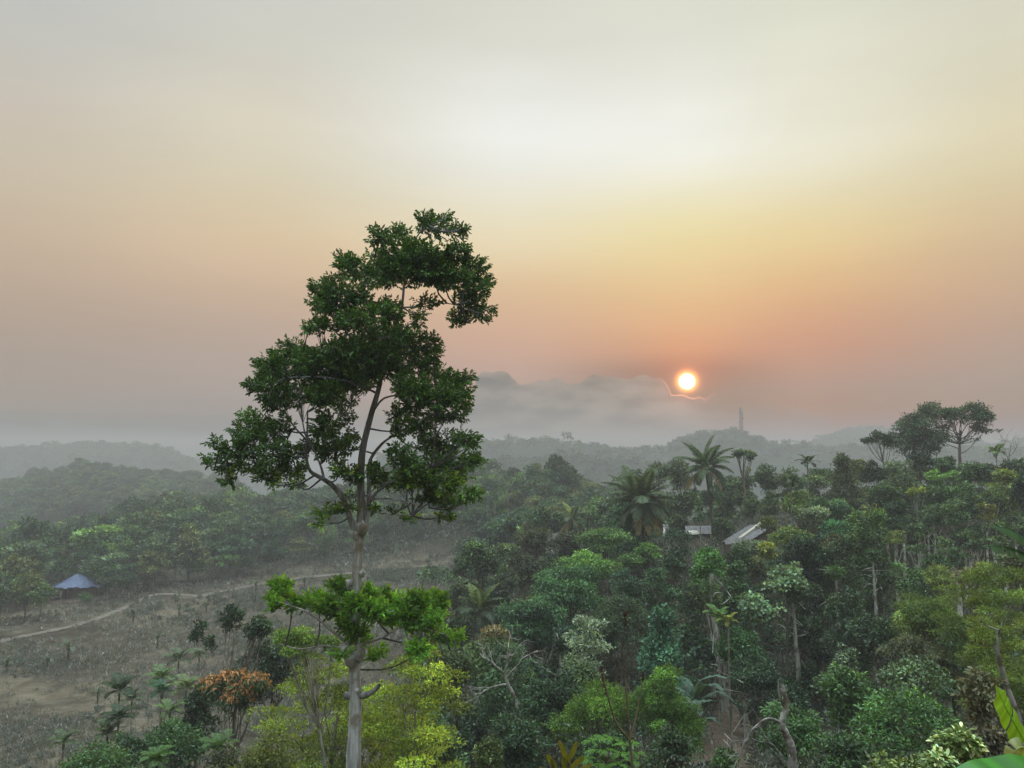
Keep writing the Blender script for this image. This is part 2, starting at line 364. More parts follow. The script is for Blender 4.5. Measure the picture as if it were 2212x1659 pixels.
def bark_material(name, c1, c2, scale=6, zs=.25, bump=.4, objcol=True, rough=.9, patch=None):
    m, nt, out = mat_base(name); N = nt.nodes; L = nt.links
    tc = N.new('ShaderNodeTexCoord'); mp = N.new('ShaderNodeMapping'); mp.inputs['Scale'].default_value = (1, 1, zs); L.new(tc.outputs['Object'], mp.inputs[0])
    n = N.new('ShaderNodeTexNoise'); n.inputs['Scale'].default_value = scale; n.inputs['Detail'].default_value = 8; n.inputs['Roughness'].default_value = .65; L.new(mp.outputs[0], n.inputs[0])
    cr = N.new('ShaderNodeValToRGB'); cr.color_ramp.elements[0].position = .36; cr.color_ramp.elements[1].position = .62
    cr.color_ramp.elements[0].color = (*c1, 1); cr.color_ramp.elements[1].color = (*c2, 1); L.new(n.outputs[0], cr.inputs[0])
    c = cr.outputs[0]
    if patch:
        n2 = N.new('ShaderNodeTexNoise'); n2.inputs['Scale'].default_value = patch[1]; n2.inputs['Detail'].default_value = 4; L.new(tc.outputs['Object'], n2.inputs[0])
        r2 = N.new('ShaderNodeValToRGB'); r2.color_ramp.elements[0].position = .52; r2.color_ramp.elements[1].position = .6; L.new(n2.outputs[0], r2.inputs[0])
        mx = N.new('ShaderNodeMix'); mx.data_type = 'RGBA'; L.new(r2.outputs[0], mx.inputs[0]); L.new(c, mx.inputs[6]); mx.inputs[7].default_value = (*patch[0], 1); c = mx.outputs[2]
    at_ = N.new('ShaderNodeAttribute'); at_.attribute_name = 'tint'
    oi = N.new('ShaderNodeObjectInfo')
    for s in ([at_.outputs['Color']] + ([oi.outputs['Color']] if objcol else [])):
        mx = N.new('ShaderNodeMix'); mx.data_type = 'RGBA'; mx.blend_type = 'MULTIPLY'; mx.inputs[0].default_value = 1
        L.new(c, mx.inputs[6]); L.new(s, mx.inputs[7]); c = mx.outputs[2]
    p = N.new('ShaderNodeBsdfPrincipled'); p.inputs['Roughness'].default_value = rough; p.inputs['Specular IOR Level'].default_value = .2
    L.new(c, p.inputs['Base Color'])
    bp = N.new('ShaderNodeBump'); bp.inputs['Strength'].default_value = bump; bp.inputs['Distance'].default_value = .05; L.new(n.outputs[0], bp.inputs['Height']); L.new(bp.outputs[0], p.inputs['Normal'])
    L.new(p.outputs[0], out.inputs[0]); return m

M_LEAF = leaf_material('leaf'); M_FINE = leaf_material('leaf_fine', .40, .02, .6); M_PALM = leaf_material('palm_leaf', .22, .03, .5)
M_BANANA = leaf_material('banana_leaf', .40, .04, .4)
M_BARK = bark_material('bark', (.10, .085, .07), (.26, .235, .20), 5, .3)
M_PALE = bark_material('pale_bark', (.20, .19, .17), (.52, .51, .47), 4, .22, patch=((.16, .13, .10), 1.6))
M_WALL = bark_material('plaster', (.55, .55, .52), (.72, .71, .68), 2, 1, .15)
M_METAL = bark_material('roof_metal', (.07, .072, .075), (.22, .22, .22), 1.5, 1, .1, rough=.5)
M_TARP = bark_material('blue_tarpaulin', (.09, .13, .24), (.17, .21, .33), 1.3, 1, .5, rough=.5)
M_WOOD = bark_material('timber', (.10, .07, .05), (.22, .17, .12), 5, .3)

# ------------------------------------------------------------------ ground
TU = np.array([-400, 0, 200, 400, 765, 1000, 1150, 1300, 1500, 1700, 1900, 2212, 2600]); TT = (TU-CU)/F
TY = np.array([3, 12, 20, 26, 40, 60, 75, 90, 120, 150, 200, 260, 330, 450, 650, 900, 5000.])
TZ = np.array([
 [-2.5, -7, -11, -14, -21, -29, -33, -34.5, -36, -35, -34, -37, -42, -46, -40, -60, -60],
 [-2.5, -7, -11, -14, -21, -29, -32, -34.5, -35.5, -34.5, -34, -38, -43, -46, -34, -62, -60],
 [-2.5, -7, -11, -14, -20.5, -28, -32, -34.2, -35.5, -35, -34, -35, -38, -40, -16, -62, -60],
 [-2.5, -7, -11, -14, -20, -28, -32, -34, -36, -36, -33.6, -29, -28, -38, -24, -62, -60],
 [-2.5, -7, -11, -14, -20, -27, -31, -33, -35, -35, -33.5, -29, -24, -42, -50, -62, -60],
 [-2.5, -7, -11, -13.5, -18.5, -22.5, -24, -25, -27, -31, -31, -22, -18, -38, -50, -62, -60],
 [-2.5, -6.5, -10, -13, -17.5, -19.3, -19.0, -19, -19.5, -22, -21, -12, -16, -38, -50, -62, -60],
 [-2.5, -6, -9.8, -12.5, -16.5, -18.6, -17.5, -16.3, -14.5, -18, -24, -19, -24, -38, -50, -62, -60],
 [-2.5, -6, -9.5, -12, -16, -19, -17, -14.5, -11.8, -13, -24, -32, -38, -46, -50, -62, -60],
 [-2.5, -6.5, -10.2, -12.8, -16.5, -19.5, -18, -15.5, -10.5, -9, -20, -32, -40, -46, -50, -62, -60],
 [-2.5, -6.5, -10.2, -12.6, -16, -17.5, -16, -13.5, -8.5, -6.5, -16, -28, -38, -46, -50, -62, -60],
 [-2.5, -5.5, -8.6, -10.8, -13.8, -14.5, -13.5, -11.5, -7, -5.5, -13, -26, -36, -46, -50, -62, -60],
 [-2.5, -5, -7.8, -9.5, -12, -12.5, -11.5, -10, -6, -5, -12, -26, -36, -46, -50, -62, -60]])
def gz(x, y):
    x = np.asarray(x, float); y = np.asarray(y, float)
    Y = np.clip(y, 3, 4999); t = np.clip(x/np.maximum(Y, 12), TT[0], TT[-1]-1e-6)
    i = np.clip(np.searchsorted(TT, t)-1, 0, len(TT)-2); a = (t-TT[i])/(TT[i+1]-TT[i]); a = a*a*(3-2*a)*.6+a*.4
    lY = np.log(Y); lT = np.log(TY); j = np.clip(np.searchsorted(lT, lY)-1, 0, len(TY)-2); b = (lY-lT[j])/(lT[j+1]-lT[j]); b = b*b*(3-2*b)*.5+b*.5
    z = (TZ[i, j]*(1-a)+TZ[i+1, j]*a)*(1-b)+(TZ[i, j+1]*(1-a)+TZ[i+1, j+1]*a)*b
    z = z+.35*np.sin(x/9.+1.3*np.sin(y/17.))+.3*np.sin(y/11.+x/23.)
    return z
def ground_at(u, v):
    d = ray(u, v); s = np.geomspace(8, 900, 4000)/d[1]
    P = d[None]*s[:, None]; g = gz(P[:, 0], P[:, 1]); k = np.argmax(P[:, 2] < g)
    return P[k] if P[k, 2] < g[k] else P[-1]
def gpt(u, Y):
    x = (u-CU)/F*Y*1.02; return np.array([x, Y, float(gz(x, Y))])

def build_ground():
    def lines(lo, hi, n, s): # sinh spacing
        a, b = math.asinh(lo/s), math.asinh(hi/s); return np.sinh(np.linspace(a, b, n))*s
    X = lines(-3100, 3100, 330, 60); Y = lines(-60, 3250, 420, 60)
    GX, GY = np.meshgrid(X, Y, indexing='ij'); Z = gz(GX, GY)
    V = np.stack([GX, GY, Z], -1).reshape(-1, 3)
    ny = len(Y); i = np.arange(len(X)-1)[:, None]*ny+np.arange(ny-1)[None, :]
    q = np.stack([i, i+ny, i+ny+1, i+1], -1).reshape(-1, 4)
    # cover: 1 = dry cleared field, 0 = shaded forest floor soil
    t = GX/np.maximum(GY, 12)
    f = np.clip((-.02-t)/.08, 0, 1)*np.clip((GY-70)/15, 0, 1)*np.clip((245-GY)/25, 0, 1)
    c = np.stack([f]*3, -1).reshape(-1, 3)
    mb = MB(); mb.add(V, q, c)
    m, nt, out = mat_base('soil'); N = nt.nodes; L = nt.links
    tc = N.new('ShaderNodeTexCoord'); 
    def noise(s, d=6, r=.6):
        n = N.new('ShaderNodeTexNoise'); n.inputs['Scale'].default_value = s; n.inputs['Detail'].default_value = d; n.inputs['Roughness'].default_value = r; L.new(tc.outputs['Object'], n.inputs[0]); return n.outputs[0]
    def ramp(f, *st):
        r = N.new('ShaderNodeValToRGB')
        while len(r.color_ramp.elements) < len(st): r.color_ramp.elements.new(.5)
        for e, (p, cc) in zip(r.color_ramp.elements, st): e.position = p; e.color = (*cc, 1)
        L.new(f, r.inputs[0]); return r.outputs[0]
    def mix(f, a, b, mode='MIX'):
        x = N.new('ShaderNodeMix'); x.data_type = 'RGBA'; x.blend_type = mode
        if isinstance(f, float): x.inputs[0].default_value = f
        else: L.new(f, x.inputs[0])
        L.new(a, x.inputs[6]); L.new(b, x.inputs[7]); return x.outputs[2]
    dry = ramp(noise(.22, 9, .72), (.3, (.045, .038, .028)), (.46, (.10, .085, .062)), (.58, (.15, .132, .098)), (.75, (.22, .20, .15)))
    big = ramp(noise(.045, 5, .6), (.38, (.62, .60, .56)), (.5, (1, 1, 1)), (.62, (1.35, 1.3, 1.2)))
    dry = mix(1.0, dry, big, 'MULTIPLY')
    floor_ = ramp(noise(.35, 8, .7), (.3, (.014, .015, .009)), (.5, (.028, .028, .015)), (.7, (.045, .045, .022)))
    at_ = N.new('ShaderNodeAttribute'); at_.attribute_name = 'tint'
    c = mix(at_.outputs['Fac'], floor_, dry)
    p = N.new('ShaderNodeBsdfDiffuse'); L.new(c, p.inputs[0])
    bp = N.new('ShaderNodeBump'); bp.inputs['Strength'].default_value = .8; bp.inputs['Distance'].default_value = .6; L.new(noise(.8, 8, .7), bp.inputs['Height']); L.new(bp.outputs[0], p.inputs['Normal'])
    L.new(p.outputs[0], out.inputs[0])
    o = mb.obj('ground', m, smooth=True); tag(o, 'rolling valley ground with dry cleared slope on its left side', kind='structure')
build_ground()
# PARTS_BELOW

# ------------------------------------------------------------------ tree builders
def gen_blobs(style, c, r, rng, k=None):
    cx, cyy, cz = c; rx, ry, rz = r; B = []
    if style in ('broad', 'sparse', 'mango'):
        k = k or (38 if style != 'sparse' else 15)
        sub = [(np.array([cx, cyy, cz]), 1.0)] if style == 'sparse' else [(np.array([cx, cyy, cz])+unit(rng.standard_normal(3))*np.array([rx, ry, rz])*rng.uniform(.25, .48), rng.uniform(.5, .72)) for _ in range(5)]
        for _ in range(k):
            sc0, sf = sub[rng.integers(len(sub))]
            d = unit(rng.standard_normal(3)); 
            if d[2] < -.25: d[2] *= -.6
            s = rng.uniform(.18, .34) if style != 'sparse' else rng.uniform(.17, .3)
            f = (1-s*.8)*rng.uniform(.75, 1.05)
            s *= .8+.2*sf
            B.append([sc0[0]+d[0]*rx*f*sf, sc0[1]+d[1]*ry*f*sf, sc0[2]+d[2]*rz*f*sf, rx*s, ry*s, min(rz, rx)*s*(.8 if style != 'sparse' else .6)])
        if style != 'sparse': B.append([cx, cyy, cz-.1*rz, rx*.45, ry*.45, rz*.5])
    elif style == 'dome':
        for _ in range(k or 40):
            d = unit(rng.standard_normal(3)); d[2] = abs(d[2])*1.1-.35
            s = rng.uniform(.18, .28)
            B.append([cx+d[0]*rx*.82, cyy+d[1]*ry*.82, cz-.1*rz+d[2]*rz*.9, rx*s, ry*s, rx*s])
        B.append([cx, cyy, cz-.1*rz, rx*.75, ry*.75, rz*.75])
    elif style == 'tier':
        L = k or 5
        for i in range(L):
            z = cz-rz+2*rz*(i+.5)/L; w = (1-.55*abs((i+.3)/L*1.2-.45))
            for _ in range(9):
                a = rng.uniform(0, 6.28); f = math.sqrt(rng.random())*.85*w; q_ = rng.uniform(.16, .32)*w
                B.append([cx+math.cos(a)*rx*f, cyy+math.sin(a)*ry*f, z+rng.normal(0, rz*.11), rx*q_, ry*q_, min(rz/L*.6, rx*q_*.7)])
    elif style == 'umbrella':
        for _ in range(k or 16):
            a = rng.uniform(0, 6.28); f = math.sqrt(rng.random())*.8; lv = rng.random()**1.6
            B.append([cx+math.cos(a)*rx*f, cyy+math.sin(a)*ry*f, cz+rz*(.75-.35*f-1.3*lv), rx*rng.uniform(.24, .4), ry*rng.uniform(.24, .4), rz*rng.uniform(.16, .26)])
    elif style == 'cone':
        for _ in range(k or 36):
            h = rng.random()**1.35; a = rng.uniform(0, 6.28); w = (1-h)*.82+.08; s = rng.uniform(.16, .26)
            B.append([cx+math.cos(a)*rx*w*.85, cyy+math.sin(a)*ry*w*.85, cz-rz+2*rz*(h*.9+.08), rx*s, ry*s, rx*s*.9])
        B.append([cx, cyy, cz-.35*rz, rx*.6, ry*.6, rz*.6]); B.append([cx, cyy, cz+.15*rz, rx*.35, ry*.35, rz*.5])
    elif style == 'column':
        for _ in range(k or 34):
            h = rng.random(); a = rng.uniform(0, 6.28); w = (.55+.45*math.sin(math.pi*min(h*1.1, 1)))*rng.uniform(.5, .85); s = rng.uniform(.22, .4)
            B.append([cx+math.cos(a)*rx*w, cyy+math.sin(a)*ry*w, cz-rz*.92+2*rz*h*.93, rx*s, ry*s, rx*s*1.1])
    return np.array(B)

def limbs(mb, base, top_z, blobs, r0, rng, lean=0, kmax=12, fork=.35, col_=1.0, sides=7, wob=.02, axis_to=None):
    """trunk to inside the crown plus curved limbs into the leaf masses"""
    cxy = blobs[:, :2].mean(0) if axis_to is None else axis_to
    top = np.array([cxy[0], cxy[1], top_z]); base = np.asarray(base, float)
    H = top[2]-base[2]
    off = rng.normal(0, .02*H, (2, 2))
    P = curve([base, base+(top-base)*.35+np.array([*off[0], 0]), base+(top-base)*.7+np.array([*off[1], 0]), top], 14)
    R = r0*(1-np.linspace(0, .75, 14)); R[0] *= 1.35
    tube(mb, P, R, sides, col_, wob, rng)
    order = np.argsort(-blobs[:, 3])[:kmax]
    for b in blobs[order]:
        zt = b[2]; f = np.clip(((zt-base[2])/H)-fork, .3, .95)
        i = int(f*13); s = P[i]; e = b[:3]
        mid = s*.5+e*.5+np.array([0, 0, -.10*np.linalg.norm(e-s)])+rng.normal(0, .04*np.linalg.norm(e-s), 3)
        Q = curve([s, mid, e], 7); rr = R[i]*rng.uniform(.35, .6)
        tube(mb, Q, rr*np.linspace(1, .25, 7), 5, col_)
        for _ in range(2):
            j = rng.integers(3, 6); e2 = e+rng.normal(0, 1, 3)*b[3:]*.7
            tube(mb, curve([Q[j], (Q[j]+e2)/2+rng.normal(0, .03, 3), e2], 4), rr*np.linspace(.4, .12, 4), 4, col_)

SEED = [100]
BARKS = {}
ALLT = []
def tree(label, bb, Y, style='broad', color=(.045, .075, .03), leaf=None, ratio=.45, cover=4.6, bark=(1, 1, 1), pale=False, tr=None, cat='tree',
         name=None, group=None, k=None, accent=None, droop=.25, depth=.85, base=None, kmax=12, mat=None, fancy=False, blobvar=.34, var=.32, shell=(.55, 1.05), basex=None, grow=.09, boxes=None, cap=21000, trunk=True, topf=.55):
    SEED[0] += 1; rng = np.random.default_rng(SEED[0])
    u0, v0, u1, v1 = bb
    if grow and v1 < 1700 and style != 'sparse': e = (u1-u0)*grow; u0 -= e; u1 += e; v1 += (v1-v0)*grow*2.2; v0 -= (v1-v0)*.02
    c = at((u0+u1)/2, (v0+v1)/2, Y); s = Y/F*1.0
    rx = (u1-u0)/2*s; rz = (v1-v0)/2*s; ry = min(rx, 1.6*rz+rx*.3)*depth
    bx = c[0] if basex is None else at(basex, v1, Y)[0]
    g = float(gz(bx, Y))
    if g > c[2]-rz*.9: print('SUNK', round(g-(c[2]-rz), 2), label); g = c[2]-rz*.9-.3
    b0 = np.array([bx, Y, g-.15])
    B = gen_blobs(style, c, (rx, ry, rz), rng, k)
    if boxes:
        B = np.concatenate([gen_blobs(bs[4] if len(bs) > 4 else style, at((bs[0]+bs[2])/2, (bs[1]+bs[3])/2, Y+rng.uniform(-.4, .4)), ((bs[2]-bs[0])/2*s, (bs[2]-bs[0])/2*s*.8, (bs[3]-bs[1])/2*s), rng, bs[5] if len(bs) > 5 else 14) for bs in boxes])
    leaf = (leaf or max(.14, Y*.0033))*1.08
    area = math.pi*rx*rz*(1 if boxes is None else .75); n = int(min(cap, cover*area/(leaf*leaf*ratio*.55)))
    root = empty(name or ('tree' if cat == 'tree' else cat.replace(' ', '_')), b0); tag(root, label, cat, group)
    if trunk:
        mb = MB(); limbs(mb, b0, c[2]+rz*(topf-.35), B, tr or max(.06, .035*(c[2]+rz-g)**.9*.5), rng, kmax=kmax)
        mb.v = [x-b0.astype(np.float32) for x in mb.v]
        mb.obj('trunk', M_PALE if pale else M_BARK, root, bark, smooth=True)
    mb = MB(); blob_leaves(mb, B, n, leaf, rng, ratio, fancy, droop, accent=accent, blobvar=blobvar, var=var, shell=shell)
    mb.v = [x-b0.astype(np.float32) for x in mb.v]
    o = mb.obj('crown', mat or M_LEAF, root, color)
    ALLT.append((u0, v0, u1, v1, Y)); print('T %5.1f %5.1f %s' % (c[2]+rz-g, c[2]-rz-g, label[:60])); return root

def frond(mb, start, az, length, e0, droop, rng, leaflet, width=.035, nl=34, tint=1.0, hang=.5, wid=.11):
    """a feather palm leaf: rachis arc with two rows of leaflets"""
    n = 12; s = np.linspace(0, 1, n); e = e0-droop*s**1.4
    dx = np.cumsum(np.cos(e))/n*length; dz = np.cumsum(np.sin(e))/n*length
    h = np.array([math.cos(az), math.sin(az), 0]); P = start+dx[:, None]*h+dz[:, None]*np.array([0, 0, 1.])
    tube(mb, P, np.linspace(width, width*.25, n), 4, np.array([1.3, 1.25, .7])*tint)
    side = np.array([-h[1], h[0], 0])
    t = np.linspace(.12, 1, nl); f = t*(n-1); i = np.minimum(f.astype(int), n-2); w = (f-i)[:, None]
    Q = P[i]*(1-w)+P[i+1]*w; T = unit(P[i+1]-P[i]); U = np.cross(T, side); U *= np.sign(U[:, 2:3]+1e-6)
    for sg in (-1, 1):
        L = leaflet*np.sin(np.clip(t*.9+.12, 0, 1)*math.pi)**.6*rng.uniform(.8, 1.1, nl)
        D = sg*side[None]+T*.55+np.array([0, 0, -1.])*hang*rng.uniform(.5, 1.3, (nl, 1))+U*.12
        put_leaves(mb, Q, D, U+rng.normal(0, .2, (nl, 3)), L, leaflet*wid+L*.02, leaf_tint(nl, rng, .18, .06)*tint, fold=.1)

def palm(label, u, v, Y, length=4.2, n=20, kind='coconut', color=(.045, .07, .03), group=None, base=None, tr=None, dead=3, seed=0, wid=None, lean=0.0, name=None, spear=False, hgt=None):
    """crown centre at (u, v); the trunk goes down to the ground"""
    SEED[0] += 1; rng = np.random.default_rng(SEED[0]+seed)
    c = at(u, v, Y); bx = c[0]+lean; b0 = np.array([bx, Y, float(gz(bx, Y))-.1])
    if hgt: b0[2] = c[2]-hgt
    root = empty(name or (kind + '_palm' if kind != 'coconut' else 'coconut_palm'), b0); tag(root, label, 'palm tree', group)
    tr = tr or (.17 if kind == 'coconut' else .065); hw_ = length*.8*F/Y; ALLT.append((u-hw_, v-hw_*.8, u+hw_, v+hw_*.9, Y))
    mb = MB(); P = curve([b0, b0+(c-b0)*.5+np.array([lean*.15, 0, 0]), c], 26)
    R = tr*np.linspace(1.15, .8, 26)*(1+.05*np.cos(np.arange(26)*math.pi)); R[0] *= 1.4
    tube(mb, P-b0, R, 9, 1.0); mb.obj('trunk', M_PALE if kind == 'areca' else M_BARK, root, (.75, .78, .7) if kind == 'areca' else (.6, .55, .5), smooth=True)
    if kind == 'areca':
        sh = MB(); Q = curve([c-[0, 0, .1*length*3.0], c-[0, 0, .1], c+[0, 0, .12]], 7); tube(sh, Q-b0, [tr*1.05, tr*1.35, tr*1.4, tr*1.3, tr*1.15, tr*.9, tr*.5], 8); sh.obj('crownshaft', M_PALM, root, (.07, .13, .04), smooth=True)
    mb = MB()
    for i in range(n):
        f = i/max(n-1, 1); az = i*2.399+rng.normal(0, .15)
        if kind == 'coconut': e0 = 1.45-1.75*f+rng.normal(0, .08); dr = .7+1.2*f; hang = .25+.9*f
        elif kind == 'areca': e0 = 1.35-.95*f+rng.normal(0, .06); dr = 1.3+.5*f; hang = .15
        else: e0 = 1.3-1.2*f; dr = 1.2; hang = .3
        L = length*(.72+.28*math.sin(math.pi*min(1, f+.25)))*rng.uniform(.88, 1.08)
        tn = 1.0 if f > .12 or not spear else np.array([2.2, 2.0, 1.0])
        frond(mb, c-b0, az, L, e0, dr, rng, L*(.24 if kind == 'coconut' else .30), width=.03*length/4 if kind == 'coconut' else .02, nl=70 if kind == 'coconut' else 26, hang=hang, tint=tn, wid=wid or (.085 if kind == 'coconut' else .2))
    mb.obj('crown', M_PALM, root, color)
    if kind == 'coconut' and dead:
        mb = MB()
        for i in range(dead):
            frond(mb, c-b0, rng.uniform(0, 6.28), length*.85, -.4, .9, rng, length*.18, nl=30, hang=1.2)
        mb.obj('dry_fronds', M_PALM, root, (.12, .085, .035))
    return root

def blade(mb, pts, width, rng, up=(0, 0, 1), fold=.25, nx=26, ny=4, tear=.0, tint=(1, 1, 1), tip=.12, rib=.02, wave=.03, shade=.12):
    """a large paddle leaf along a curved midrib"""
    P = curve(pts, nx); T = unit(np.gradient(P, axis=0)); up = np.asarray(up, float)
    S = unit(np.cross(T, up)); U = np.cross(S, T); U = U*np.sign((U*up).sum(-1, keepdims=True)+1e-9)
    s = np.linspace(0, 1, nx); w = width*.5*np.clip(np.sin(math.pi*np.clip(s*.93+.04, 0, 1))**.45, 0, 1)*np.minimum(1, (1-s)/tip*.8+.05).clip(0, 1)
    for sg in (-1, 1):
        j = np.linspace(0, 1, ny+1)
        off = (w[:, None]*j[None, :])
        curl = fold*off-.55*off*off/width+wave*width*np.sin(s*37+sg)[:, None]*j[None, :]
        V = P[:, None, :]+sg*S[:, None, :]*off[..., None]+U[:, None, :]*curl[..., None]
        if tear: V = V+T[:, None, :]*(rng.normal(0, tear*width, nx)[:, None]*j[None, :])[..., None]
        i = np.arange(nx-1)[:, None]*(ny+1)+np.arange(ny)[None, :]
        q = np.stack([i, i+ny+1, i+ny+2, i+1], -1).reshape(-1, 4)
        if tear:
            keep = np.repeat(rng.random(nx-1) > tear*2.2, ny); q = q[keep] if keep.any() else q
        vein = np.exp(rng.normal(0, shade, nx)); c = vein[:, None, None]*np.ones((1, ny+1, 1))*np.asarray(tint)[None, None, :]
        mb.add(V.reshape(-1, 3), q, c.reshape(-1, 3))
    tube(mb, P+U*rib*.2, rib*np.linspace(1, .2, nx), 5, np.asarray(tint)*1.5)

def banana_plant(label, base, h, n, color=(.10, .17, .07), group=None, seed=0, leafL=None, tear=.08, spread=1.0, name='banana_plant'):
    rng = np.random.default_rng(500+seed); root = empty(name, base); tag(root, label, 'banana plant', group)
    mb = MB(); P = curve([(0, 0, -.2), (.02*h, 0, h*.3), (0, .02*h, h*.55)], 8); tube(mb, P, h*.045*np.linspace(1.2, .6, 8), 8); mb.obj('stem', M_BARK, root, (.5, .55, .3), smooth=True)
    mb = MB(); leafL = leafL or h*.6
    for i in range(n):
        az = i*2.399+rng.normal(0, .3); f = i/max(1, n-1); e = 1.35-.8*f*spread
        hd = np.array([math.cos(az), math.sin(az), 0]); s = P[-1]-np.array([0, 0, .1*h*f])
        L = leafL*rng.uniform(.8, 1.1)
        p = [s, s+hd*L*.3*math.cos(e)+[0, 0, L*.35*math.sin(e)], s+hd*L*.68*math.cos(e*.75)+[0, 0, L*.55*math.sin(e)], s+hd*L*(.95*math.cos(e*.5))+[0, 0, L*(.55*math.sin(e)-.28*f)]]
        blade(mb, p, L*.27, rng, tear=tear, rib=L*.012, nx=18, ny=3, tint=np.exp(rng.normal(0, .15))*np.ones(3))
    mb.obj('leaves', M_BANANA, root, color); return root

def bare_branch(mb, p, d, L, r, lev, rng, spread=.6, up=.25, wig=.16):
    n = 6; P = [np.asarray(p, float)]; dd = unit(np.asarray(d, float))
    for _ in range(n): dd = unit(dd+rng.normal(0, wig, 3)+np.array([0, 0, up*.12])); P.append(P[-1]+dd*L/n)
    P = np.array(P); tube(mb, P, r*np.linspace(1, .5, n+1), 6 if lev > 1 else 4, 1.0, .05, rng)
    if lev <= 0: return
    for k in range(rng.integers(2, 4)):
        i = rng.integers(3, n+1); bare_branch(mb, P[i], dd+rng.normal(0, spread, 3), L*rng.uniform(.55, .8), r*.5*(1 if i < n else 1.0), lev-1, rng, spread, up, wig)

